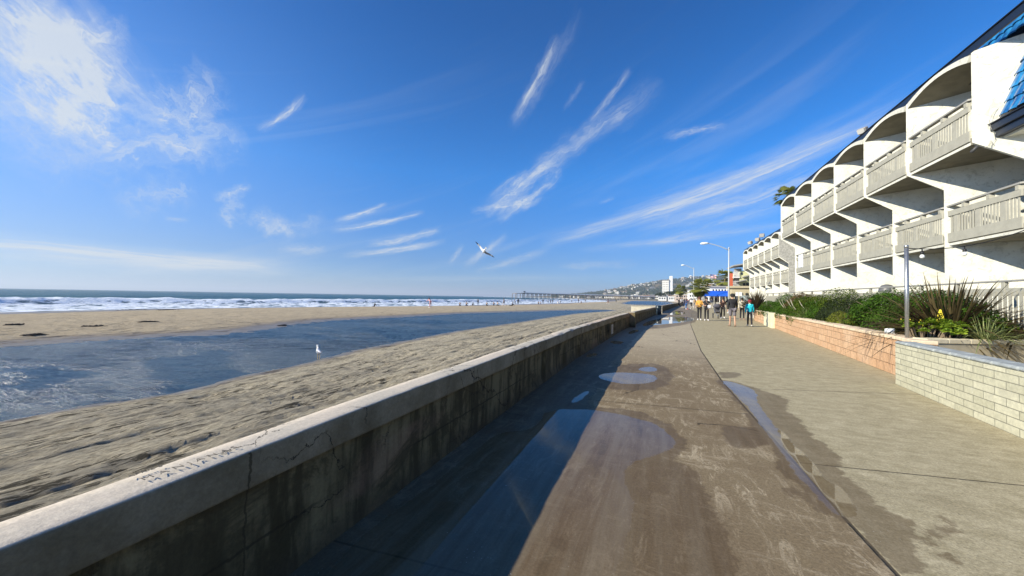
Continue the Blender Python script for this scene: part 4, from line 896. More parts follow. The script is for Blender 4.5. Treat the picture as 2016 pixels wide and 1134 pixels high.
for k, (lb, px, y, x, r3, mt, n, ls, tw, ex) in enumerate(SH): shrub('shrub', lb, (x, y, .74), r3, mt, n, ls, 11+k, 'shrubs in the planter bed', tw, ex)
def blades(name, n, L, w, mt, seed, parent, spread=1., droop=.35, base=.14, fold=.35):
    r = np.random.RandomState(seed); V = []; Fq = []; tone = []; K = 6
    for i in range(n):
        a = r.uniform(0, 2*pi); tl = (r.rand()**.7)*spread; l_ = L*r.uniform(.65, 1.1); dz = cos(tl); dr_ = sin(tl); dh = np.array([cos(a), sin(a)]); sd_ = np.array([-sin(a), cos(a), 0]); tn = r.uniform(0, 1)
        p0 = np.array([cos(a)*base*r.rand(), sin(a)*base*r.rand(), 0]); dp = droop*r.uniform(.2, 1.3)*(dr_+.1); tw = r.uniform(-.5, .5)
        for k in range(K+1):
            t_ = k/K; rad = l_*(dr_*t_+dp*.35*t_**3); hz = l_*(dz*t_-dp*t_**3*.9); c = p0+np.array([dh[0]*rad, dh[1]*rad, hz]); ww = w*(1-t_**2.2)*(.45+.9*min(1, t_*3))+.001
            up = np.array([-dh[0]*dz, -dh[1]*dz, dr_]); s_ = sd_*cos(tw)+up*sin(tw)
            V += [c-s_*ww, c+up*ww*fold*-.6, c+s_*ww]; tone += [tn*(.7+.3*t_)]*3
            if k < K:
                o = (len(V)-3); Fq += [(o, o+1, o+4, o+3), (o+1, o+2, o+5, o+4)]
    return obj(name, npmesh(name, np.array(V), np.array(Fq), mt, {'tone': np.array(tone)}, smooth=False), parent)
f1 = thing('flax_plant', 'large bronze New Zealand flax with sword leaves behind the succulents', 'flax', (5.75, 10.95, .74))
blades('leaf_blades', 620, 1.45, .019, M_PHO, 3, f1, 1.5, .40, .28)
f2 = thing('flax_plant', 'dark flax clump at the far end of the planter beside the walkers', 'flax', (6.55, 32.4, .74))
blades('leaf_blades', 330, 1.75, .026, M_PHO2, 8, f2, 1.3, .35, .25)
f3 = thing('flax_plant', 'small dark drooping flax leaves at the right edge of the planter', 'flax', (6.45, 10.45, .74))
blades('leaf_blades', 40, .8, .02, M_PHO2, 12, f3, 1.4, .6, .12)
def strap(loc, n, L, lb, seed, g=None):
    e = thing('spider_grass', lb, 'plant', loc, 0, g); blades('leaf_blades', n, L, .008, M_STRAP, seed, e, 1.15, .75, .06); return e
strap((5.72, 9.98, .76), 110, .62, 'pale striped strap-leaved tuft at the right of the succulents', 5)
strap((5.98, 10.1, .76), 60, .5, 'smaller strap-leaved tuft overhanging the tan wall at far right', 6)
strap((5.65, 19.2, .76), 90, .6, 'grey-green grassy tuft growing by the peach wall in mid bed', 9)
def rosette(q, c, r, rs):
    n = 26; tilt = (rs.uniform(-.35, .1), rs.uniform(-.3, .3))
    for i in range(n):
        t_ = i/n; a = i*2.39996; rr = r*(.25+.75*t_); hh = r*(.55-.62*t_)
        for (dx) in (0,):
            u = Vector((cos(a), sin(a), 0)); s_ = Vector((-sin(a), cos(a), 0)); w = rr*.34
            p0 = u*rr*.1+Vector((0, 0, hh*.15)); p1 = u*rr*.62+Vector((0, 0, hh*.55+.0)); p2 = u*rr+Vector((0, 0, hh))
            m = Matrix.Rotation(tilt[0], 3, 'Y') @ Matrix.Rotation(tilt[1], 3, 'X')
            vs = [m@(p0-s_*w*.3), m@(p0+s_*w*.3), m@(p1+s_*w*.95), m@(p2+s_*w*.45), m@(p2+u*rr*.06), m@(p2-s_*w*.45), m@(p1-s_*w*.95)]
            q.add([Vector(c)+v for v in vs], [(0, 1, 2, 6), (6, 2, 3, 5), (5, 3, 4)]); q.tn += [rs.uniform(0, .5)+.5*t_]*7
def aeonium(label, cx, cy, n, rx, ry, seed, sz=.135):
    e = thing('succulent_clump', label, 'succulent', (cx, cy, .74), 0, 'succulent clumps above the tan wall'); rs = random.Random(seed); q = MB(); q.tn = []
    st = MB()
    for k in range(n):
        x, y = rs.uniform(-rx, rx), rs.uniform(-ry, ry); z = .20+.17*(1-(x/rx)**2*.5)*rs.uniform(.5, 1.2)+.08*(y/ry); r_ = sz*rs.uniform(.65, 1.15); rosette(q, (x, y, z), r_, rs); st.tube([(x*.6, y*.6, 0), (x, y, z)], .012, 5)
    me = q.mesh('rosettes', M_AEO); at = me.attributes.new('tone', 'FLOAT', 'POINT'); at.data.foreach_set('value', np.array(q.tn, np.float32)); obj('rosettes', me, e); st.build('stems', M_WOOD, e); return e
aeonium('lime green succulent rosettes just right of the metal post', 4.86, 9.95, 17, .30, .26, 1)
aeonium('lime green succulent rosettes in the middle, under the yellow flower spike', 5.30, 10.12, 20, .30, .28, 2)
aeonium('succulent rosettes left of the striped strap-leaved tuft', 5.55, 10.45, 16, .28, .2, 3)
aeonium('yellowish succulent rosettes at the right end of the planter', 6.15, 10.55, 16, .30, .2, 4)
fs = thing('flower_spike', 'conical yellow succulent flower spike rising in front of the flax', 'flower', (5.28, 10.30, .85)); q = MB(); rs = random.Random(4)
q.tube([(0, 0, -.05), (0, 0, .45)], [.018, .010], 6); q.build('stalk', M_L4, fs); q = MB()
for k in range(150):
    t_ = rs.random(); a = rs.uniform(0, 6.28); r_ = .055*(1-t_)**.8+.006; c = (cos(a)*r_, sin(a)*r_, .26+.27*t_); q.lathe(c, [(.003, -.008), (.011, 0), (.003, .010)], 5)
q.build('blossom', M_YEL, fs)
fs2 = thing('flower_cluster', 'small pale yellow flower heads left of the flower spike', 'flower', (4.95, 10.4, .9)); q = MB()
for k in range(22): c = (rs.uniform(-.22, .22), rs.uniform(-.1, .1), rs.uniform(.12, .26)); q.lathe(c, [(.003, -.01), (.013, 0), (.003, .012)], 5); 
q.build('blossom', M_YEL, fs2); q = MB()
for k in range(8): q.tube([(0, 0, -.1), (rs.uniform(-.2, .2), rs.uniform(-.1, .1), .18)], .005, 4)
q.build('stalk', M_L4, fs2)

# ---------------------------------------------------------------- street lamps
M_LMP = mat('lamp_paint', color=(.48, .50, .50), rough=.45)
def lamp(loc, H_, arm, label, g):
    e = thing('street_lamp', label, 'street lamp', loc, 0, g)
    q = MB(); q.smooth = True; q.tube([(0, 0, 0), (0, 0, H_*.5), (0, 0, H_)], [.09, .08, .06], 12); q.lathe((0, 0, 0), [(.17, 0), (.17, .12), (.12, .2)], 12); q.lathe((0, 0, H_), [(.08, -.08), (.08, .05), (.03, .12)], 10); q.build('pole', M_LMP, e)
    c, s_ = -cos(YAW*.6), sin(YAW*.6)*-.2
    q = MB(); q.smooth = True; q.tube([(c*arm*t_, s_*arm*t_, H_-.25+.95*math.sin(t_*pi/2)**.9) for t_ in np.linspace(0, .82, 9)], .045, 8); q.build('arm', M_LMP, e)
    q = MB(); q.smooth = True; hx = c*arm
    q.tube([(c*arm*.70, s_*arm*.7, H_+.66), (c*arm*.78, s_*arm*.8, H_+.66), (c*arm*.95, s_*arm, H_+.64), (c*arm*1.02, s_*arm, H_+.60)], [.05, .13, .14, .06], 10); hd = q.build('lamp_head', mat('lamp_white', color=(.82, .84, .84), rough=.3), e)
    q = MB(); q.smooth = True; q.lathe((c*arm*.9, s_*arm, H_+.53), [(.03, -.05), (.1, 0), (.11, .05)], 10); q.build('diffuser', mat('diffuser', color=(.75, .75, .72), rough=.2), hd)
    return e
p = PY(1435, 487, 49); lamp((p[0], p[1], 0), p[2]-.1, 3.0, 'nearest tall pale street lamp with curved arm reaching over the boardwalk', 'street lamps along the boardwalk')
p = PY(1366, 527, 84); lamp((p[0], p[1], 0), p[2]-.1, 2.4, 'second pale street lamp left of the palm tree', 'street lamps along the boardwalk')
p = PY(1375, 547, 118); lamp((p[0], p[1], 0), p[2]-.1, 2.4, 'third and smallest street lamp just right of the second', 'street lamps along the boardwalk')

# ---------------------------------------------------------------- palms
M_FR = mat('palm_frond', m_leaf((.10, .12, .025), (.34, .34, .08))); M_TR = mat('palm_trunk', color=(.22, .16, .10), rough=.95, var=.25, vs=6)
def palm(loc, H_, R_, label, seed, trunk=.2, thatch=1):
    e = thing('palm_tree', label, 'palm tree', loc); rs = np.random.RandomState(seed)
    q = MB(); q.smooth = True; q.tube([(0, 0, 0), (.05, 0, H_*.5), (0, .05, H_)], [trunk*1.2, trunk, trunk*.9], 12); q.build('trunk', M_TR, e)
    V = []; Fq = []; tone = []
    def fr(el_, a, L, dead=0):
        dh = np.array([cos(a), sin(a), 0]); sd_ = np.array([-sin(a), cos(a), 0]); pts = []
        for k in range(5): t_ = k/4; pts.append(np.array([0, 0, H_])+dh*L*.55*t_*cos(el_)+np.array([0, 0, L*.55*(t_*sin(el_)-.12*t_*t_)]))
        for k in range(4):
            o = len(V); V.extend([pts[k]-sd_*.02, pts[k]+sd_*.02, pts[k+1]+sd_*.02, pts[k+1]-sd_*.02]); tone.extend([.3]*4); Fq.append((o, o+1, o+2, o+3))
        hub = pts[-1]; d0 = pts[-1]-pts[-2]; d0 = d0/np.linalg.norm(d0); up = np.cross(sd_, d0)
        nb = 16; tn = rs.uniform(.2, 1)*(1-dead*.7)
        for k in range(nb):
            th = (k/(nb-1)-.5)*2.7; dr_ = d0*cos(th)+sd_*sin(th); l_ = L*.5*(1-.25*abs(th)/1.35); w = L*.028; sd2 = np.cross(up, dr_)
            m = hub+dr_*l_*.6+up*.02*L; tp = hub+dr_*l_-np.array([0, 0, L*.12])
            o = len(V); V.extend([hub, m-sd2*w, tp, m+sd2*w]); tone.extend([tn*rs.uniform(.6, 1.1)]*4); Fq.append((o, o+1, o+2, o+3))
    for i in range(46): fr(rs.uniform(-.5, 1.45), rs.uniform(0, 6.28), R_*rs.uniform(.8, 1.1))
    for i in range(14*thatch): fr(rs.uniform(-1.4, -.6), rs.uniform(0, 6.28), R_*.75, 1)
    obj('crown', npmesh('crown', np.array(V), np.array(Fq), M_FR, {'tone': np.array(tone)}, smooth=False), e); return e
p = PY(1549, 386, 76); palm((p[0], p[1], 0), p[2]-.1, 2.2, 'palm crown showing above the far end of the hotel roof', 1, .16)
p = PY(1427, 549, 105); palm((p[0], p[1], 0), p[2], 3.1, 'dark palm tree left of the nearest street lamp', 2)
p = PY(1376, 566, 72); palm((p[0], p[1], 0), p[2], 2.1, 'stocky palm tree beside the restaurant with the blue canopy', 3, .3, 2)
p = PY(1340, 571, 170); palm((p[0], p[1], 0), p[2], 3, 'small distant palm among the beach houses', 4)
p = PY(1393, 563, 140); palm((p[0], p[1], 0), p[2], 3, 'distant palm behind the blue canopy restaurant', 5)

# ---------------------------------------------------------------- hill, town, pier
def m_hill(t, b, o):
    p = t.pos(); n = t.noise(p, .006, 6, .7); n2 = t.noise(p, .03, 5, .7); z = t.sep(p)[2]
    c = t.mix(t.ramp(n, .42, .58), (.045, .055, .028), (.19, .15, .09)); c = t.mix(t.ramp(n2, .48, .6), c, (.035, .045, .025))
    t.put(b.inputs['Base Color'], t.mix(t.ramp(z, 30, 5), c, (.20, .18, .13)))
M_HILL = mat('hill_scrub', m_hill, rough=1, spec=.1)
SIL = [(1040, 584), (1100, 581.5), (1150, 578.5), (1185, 574.5), (1215, 569.5), (1250, 563), (1290, 557), (1330, 551.5), (1365, 548), (1400, 546.5), (1440, 547), (1500, 549), (1600, 552), (1800, 560)]
SA = [AE(*q) for q in SIL]; SAZ = [q[0] for q in SA]; SEL = [q[1] for q in SA]
DTOP = 2350.
def hill_h(a, d):           # azimuth deg, distance
    top = 1.5+DTOP*np.tan(np.radians(np.interp(a, SAZ, SEL))); ds = np.interp(a, [-20, -14, -9, -4, 2, 40], [1500, 1150, 850, 680, 560, 380])
    s = sm(d, np.maximum(ds+120, 900), DTOP); base = np.where(d < ds, -3, -.6+2.4*sm(d, ds, ds+90))
    x, y = d*np.sin(np.radians(a)), d*np.cos(np.radians(a)); lumps = (fbm(x*.005, y*.005, 5, 77)-.5)*34*np.sin(pi*np.clip(s, 0, 1))**.8+(fbm(x*.02, y*.02, 3, 78)-.5)*5*s
    return base+np.maximum(top-2, 0)*s**1.25+lumps*np.clip(top/60, 0, 1)
az_ = np.linspace(-20, 44, 260); dd = np.concatenate([np.linspace(360, 1200, 40)[:-1], np.linspace(1200, DTOP, 70)[:-1], np.linspace(DTOP, 4200, 14)])
A_, D_ = np.meshgrid(az_, dd); Hh = hill_h(A_, np.minimum(D_, DTOP)); Hh = np.where(D_ > DTOP, Hh*(1-sm(D_, DTOP, 4200)*.6), Hh)
V = np.stack([D_*np.sin(np.radians(A_)), D_*np.cos(np.radians(A_)), Hh], -1).reshape(-1, 3)
struct('hill', npmesh('hill', V, gridF(*A_.shape)[:, ::-1], M_HILL))
M_HW = mat('house_wall', color=(.74, .72, .66), rough=.9); M_HW2 = mat('house_wall_cream', color=(.58, .50, .38), rough=.9); M_HR = mat('house_roof', color=(.26, .15, .10), rough=.9); M_HR2 = mat('house_roof_grey', color=(.22, .21, .20), rough=.9); M_WIN = mat('window_dark', color=(.03, .04, .05), rough=.25)
def house_mesh(k):
    q = MB(); w, d_, h = (11, 9, 6.5) if k % 2 else (15, 9, 4.2); q.box((0, 0, h/2-1.5), (w, d_, h+3)); q.cm = 1
    if k < 3:
        q.prism([(-w/2-.6, -d_/2-.6, h), (w/2+.6, -d_/2-.6, h), (w/2-1.5, 0, h+2.4), (-w/2+1.5, 0, h+2.4)], None, (0, .01, 0)) if False else q.add([(-w/2-.6, -d_/2-.6, h), (w/2+.6, -d_/2-.6, h), (w/2+.6, d_/2+.6, h), (-w/2-.6, d_/2+.6, h), (-w/2+3, 0, h+2.4), (w/2-3, 0, h+2.4)], [(3, 2, 1, 0), (0, 1, 5, 4), (1, 2, 5), (2, 3, 4, 5), (3, 0, 4)])
    else: q.box((0, 0, h+.2), (w+.6, d_+.6, .4)); q.box((w*.2, 0, h+1.1), (w*.4, d_*.6, 1.6))
    q.cm = 2
    for i in range(4): q.box((-w/2+w*(i+.5)/4, -d_/2-.03, h-1.7), (1.5, .06, 1.3))
    if h > 5:
        for i in range(3): q.box((-w/2+w*(i+.5)/3, -d_/2-.03, h-4.6), (1.7, .06, 1.4))
    return q.mesh('house', [(M_HW, M_HW2, M_HW, M_HW)[k], (M_HR, M_HR2, M_HR2, M_HW)[k], M_WIN])
HM = [house_mesh(k) for k in range(4)]
hr_ = random.Random(21)
def put_house(a, d, lb, gp_, s):
    z = float(hill_h(np.array([a]), np.array([d]))[0]); o = obj('house', HM[hr_.randrange(4)], None, (d*sin(R(a)), d*cos(R(a)), z)); o.rotation_euler = (0, 0, -R(a)+hr_.uniform(-.5, .5)); o.scale = (s*hr_.uniform(.7, 1.5), s, s*hr_.uniform(.75, 1.15)); tag(o, lb, 'house', gp_)
for k in range(150):
    a = hr_.uniform(-8, 9.5); d = 1350+950*hr_.random()**.75
    if hill_h(np.array([a]), np.array([d]))[0] > 12: put_house(a, d, 'pale house scattered on the green hillside above the town', 'houses scattered over the hillside', hr_.uniform(.7, 1.25))
for k in range(110):
    a = -17+19.5*hr_.random()**.6; ds = float(np.interp(a, [-20, -14, -9, -4, 2, 40], [1500, 1150, 850, 680, 560, 380])); put_house(a, ds+hr_.uniform(95, 330), 'white beach house packed along the shore behind the pier', 'beach houses along the far shore', hr_.uniform(.75, 1.2))
# tree clumps of the hillside: countless, one mass
tr_ = np.random.RandomState(5); n = 5200; ta = tr_.uniform(-16, 12, n); td = 620+1750*tr_.rand(n)**.8
ds_ = np.interp(ta, [-20, -14, -9, -4, 2, 40], [1500, 1150, 850, 680, 560, 380]); kk = td > ds_+130; ta, td = ta[kk], td[kk]; th = hill_h(ta, td); n = len(ta)
tx_, ty_ = td*np.sin(np.radians(ta)), td*np.cos(np.radians(ta)); r_ = tr_.uniform(2, 5.5, n)
ic = [(0, 0, 1.5), (.9, 0, .6), (.28, .86, .6), (-.73, .53, .6), (-.73, -.53, .6), (.28, -.86, .6), (0, 0, -.4)]; icf = [(0, 1, 2), (0, 2, 3), (0, 3, 4), (0, 4, 5), (0, 5, 1), (6, 2, 1), (6, 3, 2), (6, 4, 3), (6, 5, 4), (6, 1, 5)]
P_ = np.array(ic)[None]*r_[:, None, None]*tr_.uniform(.7, 1.3, (n, 7, 3))+np.stack([tx_, ty_, th], -1)[:, None]
tag(obj('hillside_trees', npmesh('hillside_trees', P_.reshape(-1, 3), (np.array(icf)[None]+np.arange(n)[:, None, None]*7).reshape(-1, 3), mat('far_foliage', color=(.035, .05, .025), rough=1, var=.4, vs=.05), smooth=False)), 'countless dark trees and scrub between the hillside houses', 'trees', kind='stuff')
# tower block
def win_rows(e, x0, x1, y, z0, z1, nx, nz, wfrac=.55, hfrac=.5, m=None, face='y'):
    for j in range(nz):
        for i in range(nx):
            q = MB(); cx, cz = x0+(x1-x0)*(i+.5)/nx, z0+(z1-z0)*(j+.5)/nz; w, h = (x1-x0)/nx*wfrac, (z1-z0)/nz*hfrac
            q.box((cx, y-.02, cz), (w, .06, h)); q.build('window', m or M_WIN, e)
tp = PY(1315, 549, 1080); e = thing('tower_block', 'tall white apartment tower standing in front of the hill', 'tower', (tp[0], tp[1], 4), -YAW*.3)
q = MB(); q.box((-5, 0, 24), (17, 16, 48)); q.build('wall', M_HW, e); q = MB(); q.box((-5, 0, 49), (18, 17, 2.5)); q.build('roof', M_HR2, e)
q = MB(); q.box((8, 0, 30), (8, 10, 60)); q.build('lift_tower', mat('tower_white', color=(.82, .82, .8), rough=.8), e); win_rows(e, -13, 3, -8, 4, 46, 4, 7, .5, .35, M_HR2)
# flag on a very tall pole
fp = PY(1398, 541, 560); e = thing('flagpole', 'large flag of red and white stripes with blue corner flying above the houses', 'flag', (fp[0], fp[1], 1))
q = MB(); q.smooth = True; q.tube([(0, 0, 0), (0, 0, fp[2]+.5)], [.3, .12], 10); q.build('pole', M_LMP, e)
M_FR_, M_FW, M_FB = mat('flag_red', color=(.45, .05, .06), rough=.8), mat('flag_white', color=(.78, .76, .76), rough=.8), mat('flag_blue', color=(.03, .05, .2), rough=.8)
q = MB(); FW_, FH = 7.2, 4.6
for s in range(13):
    q.cm = 0 if s % 2 == 0 else 1
    for i in range(12):
        if s < 7 and i < 5: q2 = 2
        else: q2 = q.cm
        sv = q.cm; q.cm = q2
        f_ = lambda i_: (.2+FW_*i_/12, .5*sin(i_*.9), -.12*i_)
        a, b_ = f_(i), f_(i+1); zt, zb = fp[2]-FH*s/13, fp[2]-FH*(s+1)/13
        q.add([(a[0], a[1], zb+a[2]), (b_[0], b_[1], zb+b_[2]), (b_[0], b_[1], zt+b_[2]), (a[0], a[1], zt+a[2])], [(0, 1, 2, 3)]); q.cm = sv
q.cm = 1
for r in range(4):
    for c in range(5): x_ = .5+c*.55; q.box((x_, .5*sin((x_-.2)/FW_*12*.9)-.03, fp[2]-.3-.58*r-.12*x_/FW_*12), (.16, .02, .16), rz=0)
q.build('flag_cloth', [M_FR_, M_FW, M_FB], e)
# pier
M_PW = mat('pier_timber', color=(.23, .19, .16), rough=.95, var=.2, vs=.5); M_PR = mat('pier_white', color=(.75, .76, .76), rough=.8)
A, B = Vector(PZc_ := tuple(C0+ray(1028, 577.3)*(420/F))), Vector(tuple(C0+ray(1332, 586.2)*(540/F)))
L = (B-A).length; an = math.atan2(B.y-A.y, B.x-A.x); e = thing('pier', 'long timber pier on rows of piles reaching out into the surf', 'pier', (A.x, A.y, 0), an); hz = lambda x: A.z+(B.z-A.z)*x/L
q = MB(); q.add([(0, -2.6, A.z-.5), (L, -2.6, B.z-.5), (L, 2.6, B.z-.5), (0, 2.6, A.z-.5), (0, -2.6, A.z), (L, -2.6, B.z), (L, 2.6, B.z), (0, 2.6, A.z)], [(3, 2, 1, 0), (4, 5, 6, 7), (0, 1, 5, 4), (1, 2, 6, 5), (2, 3, 7, 6), (3, 0, 4, 7)]); q.box((-4, 1, A.z-.25), (10, 9, .5)); q.build('deck', M_PW, e)
for sy in (-2.55, 2.55):
    q = MB(); q.tube([(0, sy, A.z+.95), (L, sy, B.z+.95)], .22, 4); q.tube([(0, sy, A.z+.4), (L, sy, B.z+.4)], .16, 4)
    for k in range(int(L/3)): q.box((k*3+.5, sy, hz(k*3)+.45), (.15, .15, .95))
    q.build('railing', M_PR, e)
for k in range(46):
    x = 2+k*(L-4)/45; q = MB()
    for sy in (-2.3, 0, 2.3): q.tube([(x+.0, sy*1.25, -3.5), (x, sy, hz(x)-.4)], .26, 7)
    q.box((x, 0, hz(x)-.7), (.5, 5.4, .5)); q.tube([(x, -2.7, -.8), (x, 2.4, hz(x)-.8)], .1, 4); q.build('pile_row', M_PW, e)
for x, y in ((-10, -3), (-10, 5), (-4, -3), (-4, 5)):
    q = MB(); q.tube([(x, y, -5), (x, y, A.z-.3)], .3, 7); q.build('pile', M_PW, e)
q = MB(); q.box((3, 0, A.z+1.1), (1.6, 1.6, 2.2)); q.box((3, 0, A.z+2.3), (2.1, 2.1, .2)); tag(q.build('pier_hut', M_FAS), None, None); bpy.data.objects['pier_hut'].parent = e

# ---------------------------------------------------------------- buildings at the end of the walk
def bpx(name, label, cat, Y, px0, px1, py0, dep, m, roof=None, rows=(0, 0), base=0., over=.3, rt=.35):
    a = PY(px0, py0, Y); b_ = PY(px1, py0, Y); w = b_[0]-a[0]; h = a[2]-base
    e = thing(name, label, cat, (a[0], Y, base)); q = MB(); q.box((w/2, dep/2, h/2), (w, dep, h)); q.build('wall', m, e)
    if roof: q = MB(); q.box((w/2, dep/2, h+rt/2+.01), (w+2*over, dep+2*over, rt)); q.build('roof', roof, e)
    if rows[0]: win_rows(e, w*.06, w*.94, 0, .8, h-.2, rows[0], rows[1])
    return e, w, h
M_YG = mat('lime_render', color=(.56, .56, .30), rough=.9, var=.08, vs=1); M_ORG = mat('orange_render', color=(.50, .11, .05), rough=.8)
M_TAN = mat('tan_render', color=(.48, .42, .28), rough=.9); M_WHT = mat('white_paint', color=(.78, .77, .74), rough=.7); M_PNK = mat('pink_render', color=(.62, .40, .32), rough=.9); M_GRY = mat('grey_render', color=(.33, .32, .30), rough=.9)
e, w, h = bpx('modern_house', 'lime rendered modern house with curved overhanging roof and orange pillar', 'house', 80, 1456, 1500, 533, 9, M_YG)
def pp_(px, py, Y, e): v = PY(px, py, Y); return Vector(v)-e.location
q = MB(); ax = pp_(1441, 527, 80, e); bx2 = pp_(1463, 523, 80, e); q.smooth = False
n_ = 8; vs = []
for k in range(n_+1):
    t_ = k/n_; x = ax.x+(bx2.x+1-ax.x)*t_; z = ax.z+(bx2.z-ax.z)*math.sin(t_*pi/2)+.15
    for yy_ in (-1.2, 6): vs += [(x, yy_, z), (x, yy_, z+.22)]
q.add(vs, [f for k in range(n_) for f in ((k*4, k*4+4, k*4+6, k*4+2), (k*4+1, k*4+3, k*4+7, k*4+5), (k*4, k*4+1, k*4+5, k*4+4), (k*4+2, k*4+6, k*4+7, k*4+3))]+[(0, 2, 3, 1)]); q.build('curved_roof', M_GRY, e)
a = pp_(1450, 528, 80, e); q = MB(); q.box((a.x+.4, 1.2, a.z/2+1), (1.1, 1.1, a.z-2)); q.build('stair_column', M_GRY, e)
for py in (546, 564):
    a = pp_(1442, py, 80, e); b_ = pp_(1456, py, 80, e); q = MB(); q.box(((a.x+b_.x)/2, 1.4, a.z), (b_.x-a.x, 3.4, .18)); q.build('balcony', M_WHT, e)
    q = MB(); q.box(((a.x+b_.x)/2, -.28, a.z+1.0), (b_.x-a.x, .05, .06)); q.box(((a.x+b_.x)/2, -.28, a.z+.6), (b_.x-a.x, .04, .04))
    for k in range(7): q.box((a.x+.1+k*(b_.x-a.x-.2)/6, -.28, a.z+.55), (.05, .05, 1.0))
    q.build('balcony_rail', M_WHT, e)
a = pp_(1437.5, 538, 80, e); b_ = pp_(1442.5, 565, 80, e); q = MB(); q.box(((a.x+b_.x)/2, .3, a.z/2), (b_.x-a.x, .8, a.z)); q.build('orange_pillar', M_ORG, e)
for (x0, x1, y0, y1) in ((1449, 1468, 552, 556), (1463, 1476, 543, 546)):
    a = pp_(x0, y1, 79, e); b_ = pp_(x1, y0, 79, e); q = MB(); q.add([(a.x, -2, a.z), (b_.x, -2, b_.z), (b_.x, 1, b_.z), (a.x, 1, a.z), (a.x, -2, a.z+.2), (b_.x, -2, b_.z+.2), (b_.x, 1, b_.z+.2), (a.x, 1, a.z+.2)], [(3, 2, 1, 0), (4, 5, 6, 7), (0, 1, 5, 4), (1, 2, 6, 5), (2, 3, 7, 6), (3, 0, 4, 7)]); q.build('awning', M_GRY, e)
for (x0, x1, y0, y1) in ((1444, 1449, 549, 562), (1450, 1455, 549, 562), (1463, 1467, 557, 564), (1469, 1474, 557, 564), (1458, 1462, 536, 541)):
    a = pp_(x0, y0, 80, e); b_ = pp_(x1, y1, 80, e); q = MB(); q.box(((a.x+b_.x)/2, 1.0 if x0 < 1456 else -.03, (a.z+b_.z)/2), (b_.x-a.x, .08, a.z-b_.z)); q.build('window', M_WIN, e)
bpx('snack_bar', 'low tan building with flat roof under the lime house', 'building', 74, 1441, 1490, 567, 4, M_TAN, M_TAN, (4, 1))
gl = thing('glass_screen', 'row of tall glass wind screens at the patio end beside the tan building', 'screen', tuple(PY(1462, 600, 66)*np.array([1, 1, 0])))
for k in range(5):
    q = MB(); q.box((k*.75, 0, 1.25), (.70, .03, 2.1)); g_ = q.build('pane', mat('pale_glass', color=(.35, .42, .43), rough=.1, spec=.6), gl); q = MB(); q.box((k*.75-.37, 0, 1.2), (.07, .07, 2.4)); q.build('post', M_RAIL, gl)
for px, lb in ((1450, 'white notice board on a post, left of a pair'), (1457, 'white notice board on a post, right of a pair')):
    a = PY(px+1, 579, 58); s_ = thing('notice_board', lb, 'sign', (a[0], 58, 0), 0, 'notice boards by the planter'); q = MB(); q.box((0, 0, a[2]), (.36, .04, .55), bev=.01); q.build('board', M_WHT, s_); q = MB(); q.box((0, .05, a[2]/2), (.06, .06, a[2])); q.build('post', M_GALV, s_)
# restaurant with blue canopy
e, w, h = bpx('restaurant', 'white restaurant building behind the bright blue canopy', 'restaurant', 96, 1399, 1445, 566, 10, M_WHT, M_GRY, (0, 0))
win_rows(e, w*.05, w*.95, 0, h-1.3, h-.3, 7, 1, .45, .8)
q = MB(); q.box((w/2, -.1, 1.3), (w, .15, 2.6)); q.build('shaded_opening', M_DRK, e)  # dark sheet standing in for the shaded interior below the canopy
a, b_ = PY(1383, 580, 88), PY(1441, 580, 88); tp_ = PY(1394, 572, 88)
cn = thing('blue_canopy', 'wide bright blue canopy over the restaurant terrace', 'canopy', (a[0], 88, 0)); w = b_[0]-a[0]; zb, zt = a[2], tp_[2]
M_BLU = mat('blue_canvas', color=(.004, .10, .62), rough=.75)
q = MB(); q.add([(0, 0, zb), (w, 0, zb), (w, 7, zb), (0, 7, zb), (1.2, 2.5, zt), (w-.5, 2.5, zt), (w-.5, 4.5, zt), (1.2, 4.5, zt), (0, 0, zb-.3), (w, 0, zb-.3), (w, 7, zb-.3), (0, 7, zb-.3)], [(0, 1, 5, 4), (1, 2, 6, 5), (2, 3, 7, 6), (3, 0, 4, 7), (4, 5, 6, 7), (0, 8, 9, 1), (1, 9, 10, 2), (3, 11, 8, 0), (2, 10, 11, 3)]); q.build('canvas', M_BLU, cn)
for k in range(6): q = MB(); q.box((.15+k*(w-.3)/5, .15, (zb-.3)/2), (.13, .13, zb-.3)); q.build('post', M_WHT if k % 2 else M_GRY, cn)
q = MB(); q.box((w/2, .4, .55), (w, .06, 1.1)); q.build('terrace_screen', M_GRY, cn)
for k in range(7):
    t_ = thing('umbrella_table', 'small closed cafe parasol standing under the blue canopy edge', 'parasol', (a[0]+.8+k*w/7.3, 89.2, 0), 0, 'closed parasols under the canopy'); q = MB(); q.smooth = True; q.lathe((0, 0, 1.4), [(.1, 0), (.16, .1), (.05, 1.1)], 8); q.build('folded_cloth', M_PNK if k % 3 == 0 else M_WHT, t_); q = MB(); q.tube([(0, 0, 0), (0, 0, 2.6)], .03, 6); q.build('pole', M_GRY, t_)
bpx('house', 'small pink house with white cornice behind the canopy', 'house', 150, 1394, 1407, 559, 8, M_PNK, M_WHT, (3, 1)); bpx('house', 'grey hipped-roof house just left of the pink house', 'house', 130, 1385, 1397, 566, 8, M_GRY, M_HR2, (2, 1), over=.8)
bpx('house', 'brown house with flat roof behind the nearest street lamp', 'house', 125, 1418, 1437, 557, 8, M_HW2, M_HR2, (3, 1), over=.6); bpx('house', 'white house with square windows right of the pink house', 'house', 140, 1408, 1420, 562, 8, M_WHT, M_WHT, (3, 1))
bpx('beach_apartment', 'pinkish beach apartment block with two rows of windows at the end of the seawall', 'apartment block', 230, 1329, 1357, 580, 12, mat('rosy_render', color=(.52, .43, .37), rough=.9), M_WHT, (5, 2))
